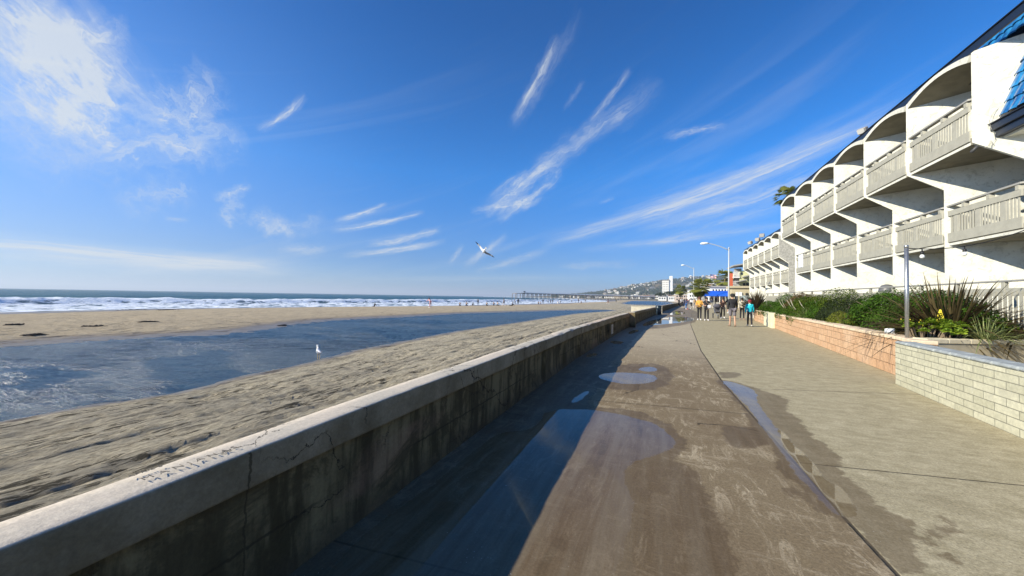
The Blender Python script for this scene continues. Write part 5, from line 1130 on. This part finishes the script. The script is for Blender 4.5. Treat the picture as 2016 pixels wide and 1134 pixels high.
bpx('beach_apartment', 'white beach apartment with upper storey left of the palm', 'apartment block', 190, 1356, 1372, 571, 10, M_WHT, M_HR2, (3, 3)); bpx('house', 'stepped white beach house furthest left in the near row', 'house', 300, 1316, 1330, 583, 10, M_WHT, M_HR, (4, 1))
for k, (px0, px1, py, Y, m) in enumerate(((1338, 1350, 575, 330, M_WHT), (1296, 1312, 584, 420, M_WHT), (1350, 1362, 576, 260, M_TAN))):
    bpx('house', ('tall pale house rising behind the rosy apartment block', 'long white house on the shore left of the stepped house', 'tan house between the rosy and the white apartment blocks')[k], 'house', Y, px0, px1, py, 10, m, M_HR2, (3, 1))
def bushy_tree(loc, H_, R_, lb, seed, g=None, mt=None):
    e = thing('leafy_tree', lb, 'tree', loc, 0, g); q = MB(); q.tube([(0, 0, 0), (.1, 0, H_*.6)], [R_*.12, R_*.07], 7)
    for k in range(4): q.tube([(.05, 0, H_*.4), (cos(k*1.7)*R_*.6, sin(k*1.7)*R_*.6, H_*.8)], [R_*.05, R_*.02], 5)
    q.build('trunk', M_TR, e); o = leaves('crown', R_, R_, H_*.32, 700, R_*.10, mt or M_L5, seed, e, .5); o.location = (0, 0, H_*.7)
for k, (px, py, Y, r) in enumerate(((1332, 572, 420, 7), (1342, 570, 400, 8), (1352, 571, 380, 7), (1362, 569, 360, 7), (1384, 562, 330, 6), (1412, 556, 240, 5), (1300, 577, 520, 7), (1318, 574, 480, 7))):
    p = PY(px, py, Y); bushy_tree((p[0], Y, 0), p[2], r, 'dark rounded tree in the row behind the beach apartments', 40+k, 'trees behind the beach apartments')

# ---------------------------------------------------------------- people
def skin_mesh(verts, edges, radii, sub=1):
    me = bpy.data.meshes.new('sk'); me.from_pydata(verts, edges, []); me.update(); o = bpy.data.objects.new('sk', me); C.objects.link(o)
    m = o.modifiers.new('s', 'SKIN'); m.use_smooth_shade = True
    if not me.skin_vertices: me.skin_vertices.new() if hasattr(me.skin_vertices, 'new') else None
    for i, r in enumerate(radii):
        sv = me.skin_vertices[0].data[i]; sv.radius = (r, r) if not hasattr(r, '__len__') else r; sv.use_root = (i == 0)
    s = o.modifiers.new('u', 'SUBSURF'); s.levels = sub; s.render_levels = sub
    bpy.context.view_layer.update(); out = bpy.data.meshes.new_from_object(o.evaluated_get(bpy.context.evaluated_depsgraph_get()))
    bpy.data.objects.remove(o); bpy.data.meshes.remove(me); return out
try:
    _t = bpy.data.meshes.new('t'); _t.from_pydata([(0, 0, 0), (0, 0, 1)], [(0, 1)], []); _o = bpy.data.objects.new('t', _t); C.objects.link(_o); _o.modifiers.new('s', 'SKIN'); SKIN_OK = len(_t.skin_vertices) > 0; bpy.data.objects.remove(_o)
except Exception: SKIN_OK = False
def rotx(v, a, piv): v = Vector(v)-Vector(piv); return Vector((v.x, v.y*cos(a)-v.z*sin(a), v.y*sin(a)+v.z*cos(a)))+Vector(piv)
def skeleton(P):
    # faces +Y; P: legs ((swing, bend) x2), arms ((swing, out, bend) x2), lean
    J = {}; J['pel'] = Vector((0, 0, .95))
    for s, n in ((-1, 'L'), (1, 'R')):
        a, k = P['leg'+n]; h = Vector((s*.085, 0, .90)); kn = h+Vector((s*.01, .43*sin(a), -.43*cos(a))); an = kn+Vector((0, .42*sin(a-k), -.42*cos(a-k))); b = a-k
        J['hip'+n], J['kn'+n], J['an'+n] = h, kn, an; J['ft'+n] = an+Vector((s*.025, .17*cos(b*.6), -.045+.17*sin(b*.6)))
    ln = P.get('lean', 0); piv = (0, 0, .95)
    J['sp'] = rotx((0, 0, 1.14), -ln, piv); J['ch'] = rotx((0, 0, 1.33), -ln, piv); J['nk'] = rotx((0, 0, 1.475), -ln, piv); hd = P.get('head', 0)
    J['jaw'] = J['nk']+Vector((0, .025, .075)); J['sk'] = J['nk']+Vector((0, .012+hd*.05, .155)); J['cr'] = J['sk']+Vector((0, -.005, .07)); J['nose'] = J['sk']+Vector((0, .105, -.035))
    for s, n in ((-1, 'L'), (1, 'R')):
        a, ou, k = P['arm'+n]; sh = rotx((s*.175, 0, 1.405), -ln, piv); el_ = sh+Vector((s*.28*sin(ou), .28*sin(a)*cos(ou), -.28*cos(a)*cos(ou))); cr_in = -s*P.get('in', 0)
        wr = el_+Vector((s*.02+cr_in*.24, .25*sin(a+k), -.25*cos(a+k))); hn = wr+(wr-el_).normalized()*.085; J['sh'+n], J['el'+n], J['wr'+n], J['hn'+n] = sh, el_, wr, hn
    lo = min(J[k].z for k in ('anL', 'anR', 'ftL', 'ftR', 'pel') if True)
    off = (.045 if lo < min(J['anL'].z, J['anR'].z) or True else .08)-min(J['ftL'].z, J['ftR'].z) if P.get('sit') is None else P['sit']-.95
    for k in J: J[k] = J[k]+Vector((0, 0, off))
    return J
def part_mesh(J, names, edges, rad, sub=1): 
    idx = {n: i for i, n in enumerate(names)}; return skin_mesh([tuple(J[n]) for n in names], [(idx[a], idx[b]) for a, b in edges], [rad[n] for n in names], sub)
def merge(me, mb):           # append simple geometry (fingers) to a mesh
    vs = [tuple(v.co) for v in me.vertices]+mb.v; o = len(me.vertices); fs = [tuple(p.vertices) for p in me.polygons]+[tuple(i+o for i in f) for f in mb.f]
    m = bpy.data.meshes.new('body'); m.from_pydata(vs, [], fs); m.polygons.foreach_set('use_smooth', [True]*len(fs)); return m
SKN = mat('skin_light', color=(.50, .30, .20), rough=.6); SKT = mat('skin_tan', color=(.33, .18, .11), rough=.6)
def col(c, r=.85): return mat('cloth_%02x%02x%02x' % tuple(int(255*v) for v in c), color=c, rough=r, var=.12, vs=18)
def person(label, loc, rz, P, top=(.1, .1, .1), leg=(.05, .05, .06), shoe=(.7, .7, .7), hair=(.05, .035, .025), H=1.75, shorts=False, sleeves=True, longhair=False, skirt=False, hat=None, skin=None, group=None, fine=False, bare=False, loose=1., hood=False):
    J = skeleton(P); sk = skin or SKN; k_ = H/1.75
    e = thing('person', label, 'person', loc, rz, group); e.scale = (k_, k_, k_)
    N = ['pel', 'sp', 'ch', 'nk', 'jaw', 'sk', 'cr']; E_ = [('pel', 'sp'), ('sp', 'ch'), ('ch', 'nk'), ('nk', 'jaw'), ('jaw', 'sk'), ('sk', 'cr')]
    rad = dict(pel=(.13, .11), sp=(.115, .095), ch=(.135, .10), nk=.05, jaw=.062, sk=.092, cr=.06)
    for n in 'LR':
        N += ['hip'+n, 'kn'+n, 'an'+n, 'ft'+n, 'sh'+n, 'el'+n, 'wr'+n, 'hn'+n]; E_ += [('pel', 'hip'+n), ('hip'+n, 'kn'+n), ('kn'+n, 'an'+n), ('an'+n, 'ft'+n), ('ch', 'sh'+n), ('sh'+n, 'el'+n), ('el'+n, 'wr'+n), ('wr'+n, 'hn'+n)]
        rad.update({'hip'+n: .075, 'kn'+n: .052, 'an'+n: .036, 'ft'+n: .032, 'sh'+n: .052, 'el'+n: .040, 'wr'+n: .026, 'hn'+n: (.030, .022)})
        J['cf'+n] = J['kn'+n].lerp(J['an'+n], .33)
    me = part_mesh(J, N, E_, rad, 1)
    if fine:
        fb = MB(); fb.smooth = True
        for n, s in (('L', -1), ('R', 1)):
            d = (J['hn'+n]-J['wr'+n]).normalized(); sd = Vector((0, 1, 0)) if abs(d.y) < .8 else Vector((0, 0, 1)); sd = (sd-d*sd.dot(d)).normalized(); pm = d.cross(sd)*(-s)
            for f, (off, ln) in enumerate(((-.027, .062), (-.009, .075), (.009, .070), (.026, .055))):
                p0 = J['hn'+n]+sd*off; fb.tube([p0-d*.01, p0+d*ln*.5+pm*.004, p0+d*ln*.8+pm*.016, p0+d*ln+pm*.030], [.0095, .009, .0085, .006], 6)
            p0 = J['hn'+n]-sd*-.03-d*.035; fb.tube([p0, p0+sd*.022+d*.028, p0+sd*.026+d*.052+pm*.012], [.011, .010, .007], 6)
        fb.lathe(J['nose']+Vector((0, -.010, -.012)), [(.004, -.014), (.012, -.008), (.006, .016)], 6)
        for s in (-1, 1): fb.lathe(J['sk']+Vector((s*.092, -.005, -.03)), [(.006, -.025), (.014, 0), (.006, .028)], 6)
        me = merge(me, fb)
    me.materials.append(sk); me.name = 'body'; obj('body', me, e)
    if fine:
        for s in (-1, 1):
            q = MB(); q.smooth = True; q.lathe(J['sk']+Vector((s*.032, .088, -.012)), [(.003, -.008), (.010, 0), (.003, .008)], 8); q.build('eye', M_DRK, e)
    # top
    if not bare:
        J['hem'] = J['pel']+(J['pel']-J['sp']).normalized()*.06; N = ['hem', 'pel', 'sp', 'ch', 'nk']; E_ = [('hem', 'pel'), ('pel', 'sp'), ('sp', 'ch'), ('ch', 'nk')]; r2 = dict(hem=(.152*loose, .132), pel=(.150*loose, .130), sp=(.138*loose, .115), ch=(.155*loose, .122), nk=.062)
        for n in 'LR':
            J['ms'+n] = J['sh'+n].lerp(J['el'+n], .6)
            if sleeves: N += ['sh'+n, 'el'+n, 'wr'+n]; E_ += [('ch', 'sh'+n), ('sh'+n, 'el'+n), ('el'+n, 'wr'+n)]; r2.update({'sh'+n: .068*loose, 'el'+n: .056*loose, 'wr'+n: .042})
            else: N += ['sh'+n, 'ms'+n]; E_ += [('ch', 'sh'+n), ('sh'+n, 'ms'+n)]; r2.update({'sh'+n: .066, 'ms'+n: .058})
        me = part_mesh(J, N, E_, r2, 1); me.materials.append(col(top)); obj('jacket' if sleeves else 'shirt', me, e)
        if hood: q = MB(); q.smooth = True; q.lathe(J['nk']+Vector((0, -.055, -.05)), [(.03, -.06), (.085, -.03), (.10, .02), (.07, .06)], 12, 1, .7); q.build('hood', col(tuple(min(1, v*1.6+.1) for v in top)), e)
    N = ['pel']; E_ = []; r3 = dict(pel=(.142, .120))
    for n in 'LR':
        lo_ = 'mk'+n; J[lo_] = J['hip'+n].lerp(J['kn'+n], .92)
        if shorts: N += ['hip'+n, lo_]; E_ += [('pel', 'hip'+n), ('hip'+n, lo_)]; r3.update({'hip'+n: .098, lo_: .088})
        else: N += ['hip'+n, 'kn'+n, 'an'+n]; E_ += [('pel', 'hip'+n), ('hip'+n, 'kn'+n), ('kn'+n, 'an'+n)]; r3.update({'hip'+n: .088, 'kn'+n: .065, 'an'+n: .050})
    me = part_mesh(J, N, E_, r3, 1); me.materials.append(col(leg)); obj('shorts' if shorts else 'trousers', me, e)
    if shoe:
        for n in 'LR':
            q = MB(); q.smooth = True; d = (J['ft'+n]-J['an'+n]); h0 = J['an'+n]+Vector((0, -.045, -.045)); q.tube([h0, J['an'+n]+Vector((0, .0, -.02)), J['an'+n]+d*.6+Vector((0, 0, -.01)), J['ft'+n]+Vector((0, .03, -.01)), J['ft'+n]+Vector((0, .055, -.015))], [.036, .048, .046, .040, .015], 8); q.build('shoe', col(shoe), e)
    # hair
    c = J['sk']; q = MB(); q.smooth = True; hv = []; n1, n2 = 14, 10
    for j in range(n2+1):
        for i in range(n1):
            th = 2*pi*i/n1; ph = pi*j/n2*.68; x, y, z = sin(ph)*cos(th), sin(ph)*sin(th), cos(ph); f = 1 if y < .1 else 1-.0*y; lim = y > .45 and ph > 1.1; r_ = .1 if lim else .112
            if longhair and y < .2 and ph > 1.5: r_ = .115
            hv.append(c+Vector((x*r_*.92, y*r_*1.05-.008, z*r_*1.08+.018)))
    q.add(hv, [(j*n1+i, (j+1)*n1+i, (j+1)*n1+(i+1) % n1, j*n1+(i+1) % n1) for j in range(n2) for i in range(n1)])
    if longhair: q.tube([c+Vector((0, -.05, .03)), c+Vector((0, -.085, -.10)), c+Vector((0, -.10, -.24))], [.085, .085, .035], 10)
    q.build('hair', mat('hair_%d' % int(hair[0]*1000), color=hair, rough=.6), e)
    if hat:
        q = MB(); q.smooth = True; q.lathe(c+Vector((0, -.005, .045)), [(.118, -.03), (.12, .0), (.105, .06), (.06, .095), (.01, .10)], 14); q.tube([c+Vector((0, .08, .03)), c+Vector((0, .18, .02))], [.075, .05], 8); q.build('cap', col(hat), e)
    return e
WALK = dict(legL=(.42, .12), legR=(-.30, .25), armL=(-.35, .12, .25), armR=(.30, .12, .35))
WALK2 = dict(legL=(-.25, .35), legR=(.36, .08), armL=(.25, .12, .3), armR=(-.25, .12, .2))
SLOW = dict(legL=(.16, .05), legR=(-.14, .12), armL=(-.1, .14, .15), armR=(.12, .14, .25))
STAND = dict(legL=(.03, 0), legR=(-.02, 0), armL=(0, .12, .15), armR=(.05, .12, .2))
HOLD = dict(legL=(.14, .08), legR=(-.10, .10), armL=(.15, .18, 1.5), armR=(.15, .18, 1.35), **{'in': .5})
RUN = dict(legL=(.55, .9), legR=(-.25, .15), armL=(-.4, .15, 1.5), armR=(.4, .15, 1.5), lean=.12)
BEND = dict(legL=(.05, 0), legR=(-.03, 0), armL=(1.0, .1, .1), armR=(1.2, .1, .1), lean=1.1)
SIT = dict(legL=(1.75, 1.15), legR=(1.75, 1.25), armL=(.9, .1, .5), armR=(.9, .1, .5), sit=.13, lean=.2)
SITB = dict(legL=(1.50, .15), legR=(1.6, .5), armL=(-.7, .2, .1), armR=(-.7, .2, .1), sit=.12, lean=-.35)
def at_px(px, py): p = G(px, py); return (p[0], p[1], 0)
# the walkers one can tell apart
person('man in black jacket, black cap and grey shorts walking away, tallest of the group', at_px(1442, 643), R(4), SLOW, (.016, .017, .02), (.16, .15, .17), (.30, .2, .14), (.02, .018, .015), 1.83, shorts=True, hat=(.02, .02, .02), fine=True, loose=1.12)
person('child in bright turquoise jacket and dark red cap walking away beside the man', at_px(1476, 643), R(-4), dict(SLOW, armL=(-.05, .18, .1)), (.01, .50, .62), (.015, .015, .02), (.55, .55, .55), (.2, .03, .03), 1.50, hat=(.22, .02, .025), fine=True, loose=1.15, hood=True)
person('person with yellow-orange jacket slung over black trousers walking towards the camera', at_px(1377, 630.5), R(170), HOLD, (.62, .33, .06), (.015, .014, .02), (.75, .75, .75), (.10, .03, .02), 1.68, fine=True, loose=1.15)
person('person in black with a white bag across the chest walking towards the camera', at_px(1391, 631.5), R(176), dict(HOLD, armL=(0, .2, .3)), (.02, .018, .02), (.012, .012, .016), (.75, .72, .74), (.03, .02, .015), 1.66, sleeves=False, longhair=True, fine=True)
person('jogger in black top and leggings with bare arms running towards the camera', at_px(1423, 627.5), R(175), RUN, (.03, .012, .01), (.012, .012, .014), (.7, .7, .7), (.05, .03, .02), 1.68, sleeves=False, longhair=True, fine=True)
person('person in cream sweatshirt and black trousers walking behind the tall man', at_px(1461, 630), R(178), SLOW, (.72, .68, .56), (.014, .014, .016), (.35, .22, .16), (.02, .018, .015), 1.68, fine=True)
# bag carried by the person in black, sacks of the couple
b = at_px(1391, 631.5); tg = thing('shoulder_bag', 'white shoulder bag held at the waist of the person in black', 'bag', (b[0]+.16, b[1]-.20, 1.02)); q = MB(); q.box((0, 0, 0), (.24, .12, .24), bev=.05); q.build('bag_body', col((.75, .75, .78)), tg); q = MB(); q.tube([(-.02, .02, .1), (-.12, .08, .30), (-.20, .14, .44)], .012, 6); q.build('strap', M_DRK, tg)
# pushchair beside the jogger
st = thing('pushchair', 'dark three-wheeled pushchair rolling beside the jogger', 'pushchair', at_px(1412, 627), R(180))
for x, y, r_ in ((-.27, -.35, .20), (.27, -.35, .20), (0, .5, .15)):
    q = MB(); q.smooth = True; q.tube([(x+.0, y+r_*cos(a), r_+.02+r_*sin(a)) for a in np.linspace(0, 2*pi, 15)], .025, 6, cap=False); wq = q.build('wheel', M_DRK, st); q = MB()
    for k in range(5): q.tube([(x, y, r_+.02), (x, y+r_*cos(k*1.256), r_+.02+r_*sin(k*1.256))], .006, 4)
    q.build('spokes', M_GALV, wq)
q = MB(); q.tube([(-.25, -.35, .25), (-.2, .0, .55), (0, .5, .2)], .018, 6); q.tube([(.25, -.35, .25), (.2, .0, .55), (0, .5, .2)], .018, 6); q.tube([(-.2, 0, .55), (-.22, -.45, 1.0), (.22, -.45, 1.0), (.2, 0, .55)], .018, 6); q.build('frame', M_GALV, st)
q = MB(); q.box((0, 0, .52), (.38, .5, .10), bev=.04, rx=.3); q.box((0, -.22, .72), (.38, .10, .45), bev=.04, rx=-.3); q.build('seat', col((.10, .10, .11)), st)
q = MB(); q.smooth = True; q.tube([(-.2, -.12, .9), (-.12, -.1, 1.02), (.12, -.1, 1.02), (.2, -.12, .9)], [.14, .19, .19, .14], 10); q.build('hood', col((.08, .08, .10)), st)
# distant crowd: copies of a few walkers, re-dressed through their own material slots
PR_ = [person('crowd', (0, 0, 0), 0, P, longhair=lh, sleeves=sl_, shorts=sh_) for P, lh, sl_, sh_ in ((WALK, False, True, False), (WALK2, True, True, False), (SLOW, False, False, True), (STAND, True, True, False), (SLOW, False, True, False))]
CN = {'navy': (.03, .05, .12), 'white': (.74, .74, .76), 'black': (.02, .02, .025), 'grey': (.25, .25, .27), 'cream': (.66, .60, .46), 'red': (.38, .04, .04), 'pink': (.62, .34, .34), 'blue': (.05, .14, .36), 'tan': (.40, .28, .16), 'olive': (.10, .11, .05), 'maroon': (.14, .03, .05)}
def recolor(r, top, legc, shoe=(.6, .6, .6)):
    for ch in r.children:
        n = ch.name.split('.')[0]; m = col(CN[top]) if n in ('jacket', 'shirt') else col(CN[legc]) if n in ('trousers', 'shorts') else None
        if m: ch.material_slots[0].link = 'OBJECT'; ch.material_slots[0].material = m
CROWD = [(1351, 609, 1, 'navy', 'blue', 'person in navy jacket and blue jeans leading the crowd beside the seawall'), (1337, 603, 0, 'black', 'black', 'small person in black against the distant seawall, leftmost of the crowd'), (1343, 604, 3, 'grey', 'black', 'person in grey just right of the leftmost walker'), (1347, 602, 4, 'black', 'navy', 'dark figure far back beyond the navy-jacketed walker'),
         (1361, 605, 1, 'white', 'black', 'person in white top and black leggings left of the stocky palm'), (1357, 601, 0, 'black', 'grey', 'dark-clothed walker between navy jacket and white top'), (1366, 603, 3, 'cream', 'cream', 'person in cream in front of the palm base'), (1371, 601, 4, 'white', 'tan', 'person in white shirt just behind the yellow jacket'), (1368, 607, 2, 'tan', 'grey', 'person in tan top and shorts left of the yellow jacket'),
         (1385, 600, 3, 'white', 'grey', 'person in white under the left end of the blue canopy'), (1382, 602, 0, 'pink', 'grey', 'person in pink top behind the walking couple'), (1401, 607, 4, 'grey', 'cream', 'person in grey top and pale trousers beyond the one in black'), (1397, 602, 1, 'red', 'black', 'person in red under the canopy'), (1407, 602, 3, 'maroon', 'black', 'person in maroon standing under the canopy centre'), (1411, 604, 0, 'tan', 'olive', 'person in tan walking behind the pushchair'), (1415, 601, 2, 'white', 'blue', 'person in white shirt and blue shorts left of the jogger'),
         (1429, 602, 4, 'cream', 'black', 'person in cream right of the jogger, far behind'), (1433, 604, 1, 'pink', 'navy', 'person in pink half hidden by the tall man'), (1391, 600, 4, 'navy', 'navy', 'person all in navy under the canopy'), (1421, 600, 3, 'black', 'black', 'person in black standing at the restaurant front'), (1354, 600, 2, 'red', 'grey', 'small figure in red deep in the crowd'), (1340, 600, 4, 'white', 'white', 'small figure in white deep in the crowd by the seawall'), (1375, 599.5, 0, 'blue', 'black', 'small figure in blue deep in the crowd near the palm')]
for k, (px, py, j, tp, lg, lb) in enumerate(CROWD):
    p = G(px, py); src = PR_[j]; r = dup(src, (p[0], p[1], 0), R((0, 180, 170, 20, 8)[k % 5]), lb, 'walkers crowding the far boardwalk', 1+.06*((k*7) % 5-2)/2); recolor(r, tp, lg)
for s in PR_:
    for ch in list(s.children): bpy.data.objects.remove(ch)
    bpy.data.objects.remove(s)
# beach people
BPR = {'stand': person('b', (0, 0, 0), 0, STAND), 'walk': person('b', (0, 0, 0), 0, WALK, shorts=True, sleeves=False), 'bend': person('b', (0, 0, 0), 0, BEND), 'sit': person('b', (0, 0, 0), 0, SIT), 'sitb': person('b', (0, 0, 0), 0, SITB), 'wet': person('b', (0, 0, 0), 0, SLOW)}
BEACH = [(992, 602, 'walk', 'black', 'black', 90, 'person in black shirt and shorts standing on the far beach, largest figure there'), (1020, 600, 'wet', 'black', 'black', 0, 'person in black wetsuit at the water right of the largest beach figure'), (847, 606, 'bend', 'pink', 'pink', 60, 'person in pink bending down on the sand bar'), (737, 602.5, 'sitb', 'black', 'black', 80, 'person in black sitting on the sand at the left of the beach-goers'),
         (905, 601.5, 'sit', 'black', 'black', 0, 'leftmost seated dark figure of the row by the surf'), (918, 602, 'sit', 'black', 'navy', 0, 'second seated dark figure of the row by the surf'), (930, 601.5, 'sitb', 'black', 'grey', 90, 'reclining figure in the row by the surf'), (941, 600.5, 'wet', 'black', 'navy', 0, 'standing swimmer in dark wetsuit in the row by the surf'), (936, 599, 'wet', 'grey', 'black', 0, 'small swimmer standing in the foam behind the row'), (958, 602, 'sit', 'black', 'black', 0, 'lone seated figure left of a seated pair'),
         (972, 601.5, 'sit', 'navy', 'black', 20, 'left one of a seated pair beside the largest beach figure'), (979, 601.5, 'sit', 'grey', 'black', -20, 'right one of a seated pair beside the largest beach figure'), (1008, 602, 'sitb', 'black', 'black', 90, 'person lying back on the sand between two standing figures'), (1014, 599.5, 'bend', 'grey', 'black', 40, 'bending figure left of the wetsuit at the water'),
         (1060, 598.5, 'sit', 'black', 'black', 0, 'left one of two crouching figures under the pier end'), (1064, 598.5, 'sit', 'black', 'navy', 0, 'right one of two crouching figures under the pier end'), (1069, 598.5, 'stand', 'black', 'black', 0, 'standing dark figure right of the crouching pair'), (1079, 597, 'stand', 'grey', 'navy', 0, 'tall grey figure left of a group of three'), (1084, 597, 'wet', 'black', 'black', 0, 'middle dark figure of a group of three'), (1088, 597, 'stand', 'black', 'black', 0, 'right dark figure of a group of three'),
         (1098, 598, 'sit', 'white', 'grey', 0, 'figure in white sitting near a low shelter'), (1103, 598, 'bend', 'white', 'black', 30, 'figure in white top bending over'), (1125.5, 595.5, 'stand', 'black', 'black', 0, 'lone dark figure standing before the pier'), (1139, 597, 'stand', 'black', 'navy', 0, 'dark figure at the left of a huddle in front of the pier'), (1144, 597, 'sit', 'black', 'black', 0, 'seated figure in the huddle in front of the pier'), (1152, 597, 'bend', 'black', 'grey', 0, 'bending figure at the right of the huddle'), (1197, 598.5, 'walk', 'navy', 'maroon', 90, 'person in navy walking on the sand left of the seawall gap'), (1213, 595.5, 'stand', 'olive', 'black', 0, 'small figure in olive near the pond behind the beach')]
for k, (px, py, ps, tp, lg, rz, lb) in enumerate(BEACH):
    p = sandpt(px, py); r = dup(BPR[ps], (p[0], p[1], p[2]), R(rz), lb, 'people on the beach by the surf', 1.05+.05*(k % 3-1)); recolor(r, tp, lg)
for s in BPR.values():
    for ch in list(s.children): bpy.data.objects.remove(ch)
    bpy.data.objects.remove(s)

# ---------------------------------------------------------------- gulls
M_FEA = mat('white_feather', color=(.80, .80, .80), rough=.8); M_WG = mat('grey_feather', color=(.22, .24, .27), rough=.8); M_WT = mat('black_feather', color=(.015, .015, .02), rough=.7); M_BK = mat('beak', color=(.65, .38, .05), rough=.5)
def gull_body(q):
    q.smooth = True; q.tube([(0, -.22, .01), (0, -.15, .0), (0, -.05, -.01), (0, .06, 0), (0, .13, .035), (0, .17, .06), (0, .205, .062), (0, .225, .058)], [.012, .04, .068, .070, .045, .037, .035, .012], 12)
p = Vector(tuple(C0+ray(953, 494)*(22/F)))
gf = thing('flying_gull', 'white gull with black wingtips gliding against the sky', 'gull', p); rot = Matrix((Vector(MN[:, 0])*.0+Vector((0, 0, 0)), ) * 0) if False else None
rt = Vector(tuple(MN[:, 0])); upv = Vector(tuple(MN[:, 1])); fw = -Vector(tuple(MN[:, 2]))
wing = (rt*.77-upv*.64).normalized(); fwd = (fw*.55-rt*.45-upv*.30); fwd = (fwd-wing*fwd.dot(wing)).normalized(); nup = wing.cross(fwd)
gf.rotation_euler = Matrix((wing, fwd, nup)).transposed().to_euler()
q = MB(); gull_body(q); q.build('body', M_FEA, gf)
for s in (-1, 1):
    span = [(0, .06, .01, .16), (.14, .10, .05, .17), (.34, .05, .09, .14), (.52, -.03, .06, .10), (.70, -.13, .0, .02)]
    def wing_part(q, i0, i1, shrink=1):
        P_ = span[i0:i1]; vs = []
        for (x, y, z, c) in P_: vs += [(s*(.03+x), y+c*.35, z), (s*(.03+x), y-c*.65, z+.004), (s*(.03+x), y-c*.2, z-.014)]
        n = len(P_); q.add(vs, [f for k in range(n-1) for f in ((k*3, k*3+3, k*3+4, k*3+1), (k*3+1, k*3+4, k*3+5, k*3+2), (k*3+2, k*3+5, k*3+3, k*3))])
    q = MB(); wing_part(q, 0, 4); w_ = q.build('wing', M_WG if s > 0 else M_FEA, gf); q = MB(); wing_part(q, 3, 5); q.build('wing_tip', M_WT, w_)
q = MB(); q.add([(-.02, -.18, 0), (.02, -.18, 0), (.07, -.33, .0), (-.07, -.33, 0), (0, -.18, .012), (0, -.33, .008)], [(0, 1, 2, 3), (0, 3, 5, 4), (4, 5, 2, 1), (0, 4, 1), (3, 2, 5)]); q.build('tail', M_FEA, gf)
q = MB(); q.tube([(0, .22, .058), (0, .265, .05)], [.011, .004], 6); q.build('beak', M_BK, gf)
g = G(627, 709, -.93)
gs = thing('wading_gull', 'white gull standing in the shallow edge of the lagoon', 'gull', (g[0], g[1], -.9), R(70)); 
q = MB(); q.smooth = True; q.tube([(0, -.20, .26), (0, -.10, .25), (0, .02, .27), (0, .09, .34), (0, .10, .42), (0, .11, .48), (0, .13, .50)], [.012, .05, .075, .055, .034, .040, .030], 12); q.build('body', M_FEA, gs)
for s in (-1, 1):
    q = MB(); q.smooth = True; q.tube([(s*.06, .06, .30), (s*.068, -.06, .27), (s*.03, -.24, .245)], [.02, .035, .008], 8); q.build('folded_wing', M_WG, gs); q = MB(); q.tube([(s*.03, .0, .22), (s*.03, .01, .10), (s*.03, 0, -.08)], .007, 6); q.tube([(s*.03, 0, -.08), (s*.03, .04, -.085)], .007, 6); q.build('leg', M_BK, gs)
q = MB(); q.tube([(0, .155, .50), (0, .215, .485)], [.012, .005], 6); q.build('beak', M_BK, gs)
# kelp scraps on the far bar
for k, (px, py, L_) in enumerate(((325, 610.5, 2.2), (262, 610, 2.4), (66, 660, .5), (180, 643, .8), (290, 634, .6), (556, 641, .4), (28, 640, .5))):
    p = sandpt(px, py); q = MB(); rs = random.Random(k)
    for j in range(26): x, y = rs.gauss(0, .22)*L_, rs.gauss(0, .07)*L_; q.tube([(x, y, 0), (x+rs.uniform(-.2, .2), y+rs.uniform(-.1, .1), rs.uniform(.02, .07)), (x+rs.uniform(-.35, .35), y+rs.uniform(-.15, .15), .01)], [.03, .035, .01], 5)
    o = q.build('kelp', mat('kelp', color=(.035, .022, .012), rough=.6)); o.location = p; o.rotation_euler = (0, 0, R(75)); tag(o, ('dark wrack heap on the sand bar crest, right of the longest', 'longest dark wrack heap along the sand bar crest', 'dark wrack patch close to the far waterline at the left', 'small wrack tuft in the middle left of the sand bar', 'small wrack tuft below the long heap', 'wrack scrap at the bend of the far waterline', 'wrack scrap at the far left of the sand bar')[k], 'seaweed', 'scraps of seaweed on the sand bar')

# ---------------------------------------------------------------- haze: one closed box of thin air
hm = bpy.data.materials.new('haze'); hm.use_nodes = True; T_ = NT(hm.node_tree); T_.n.clear()
pv = T_.node('ShaderNodeVolumePrincipled', inp={'Color': (.80, .90, 1.0, 1), 'Density': .00021, 'Anisotropy': .2}); ho = T_.node('ShaderNodeOutputMaterial'); T_.l.new(pv.outputs[0], ho.inputs['Volume'])
q = MB(); q.box((0, 3000, 72), (34000, 34000, 162)); tag(q.build('haze', hm), 'thin pale sea haze lying over the whole shore', 'haze', kind='stuff')
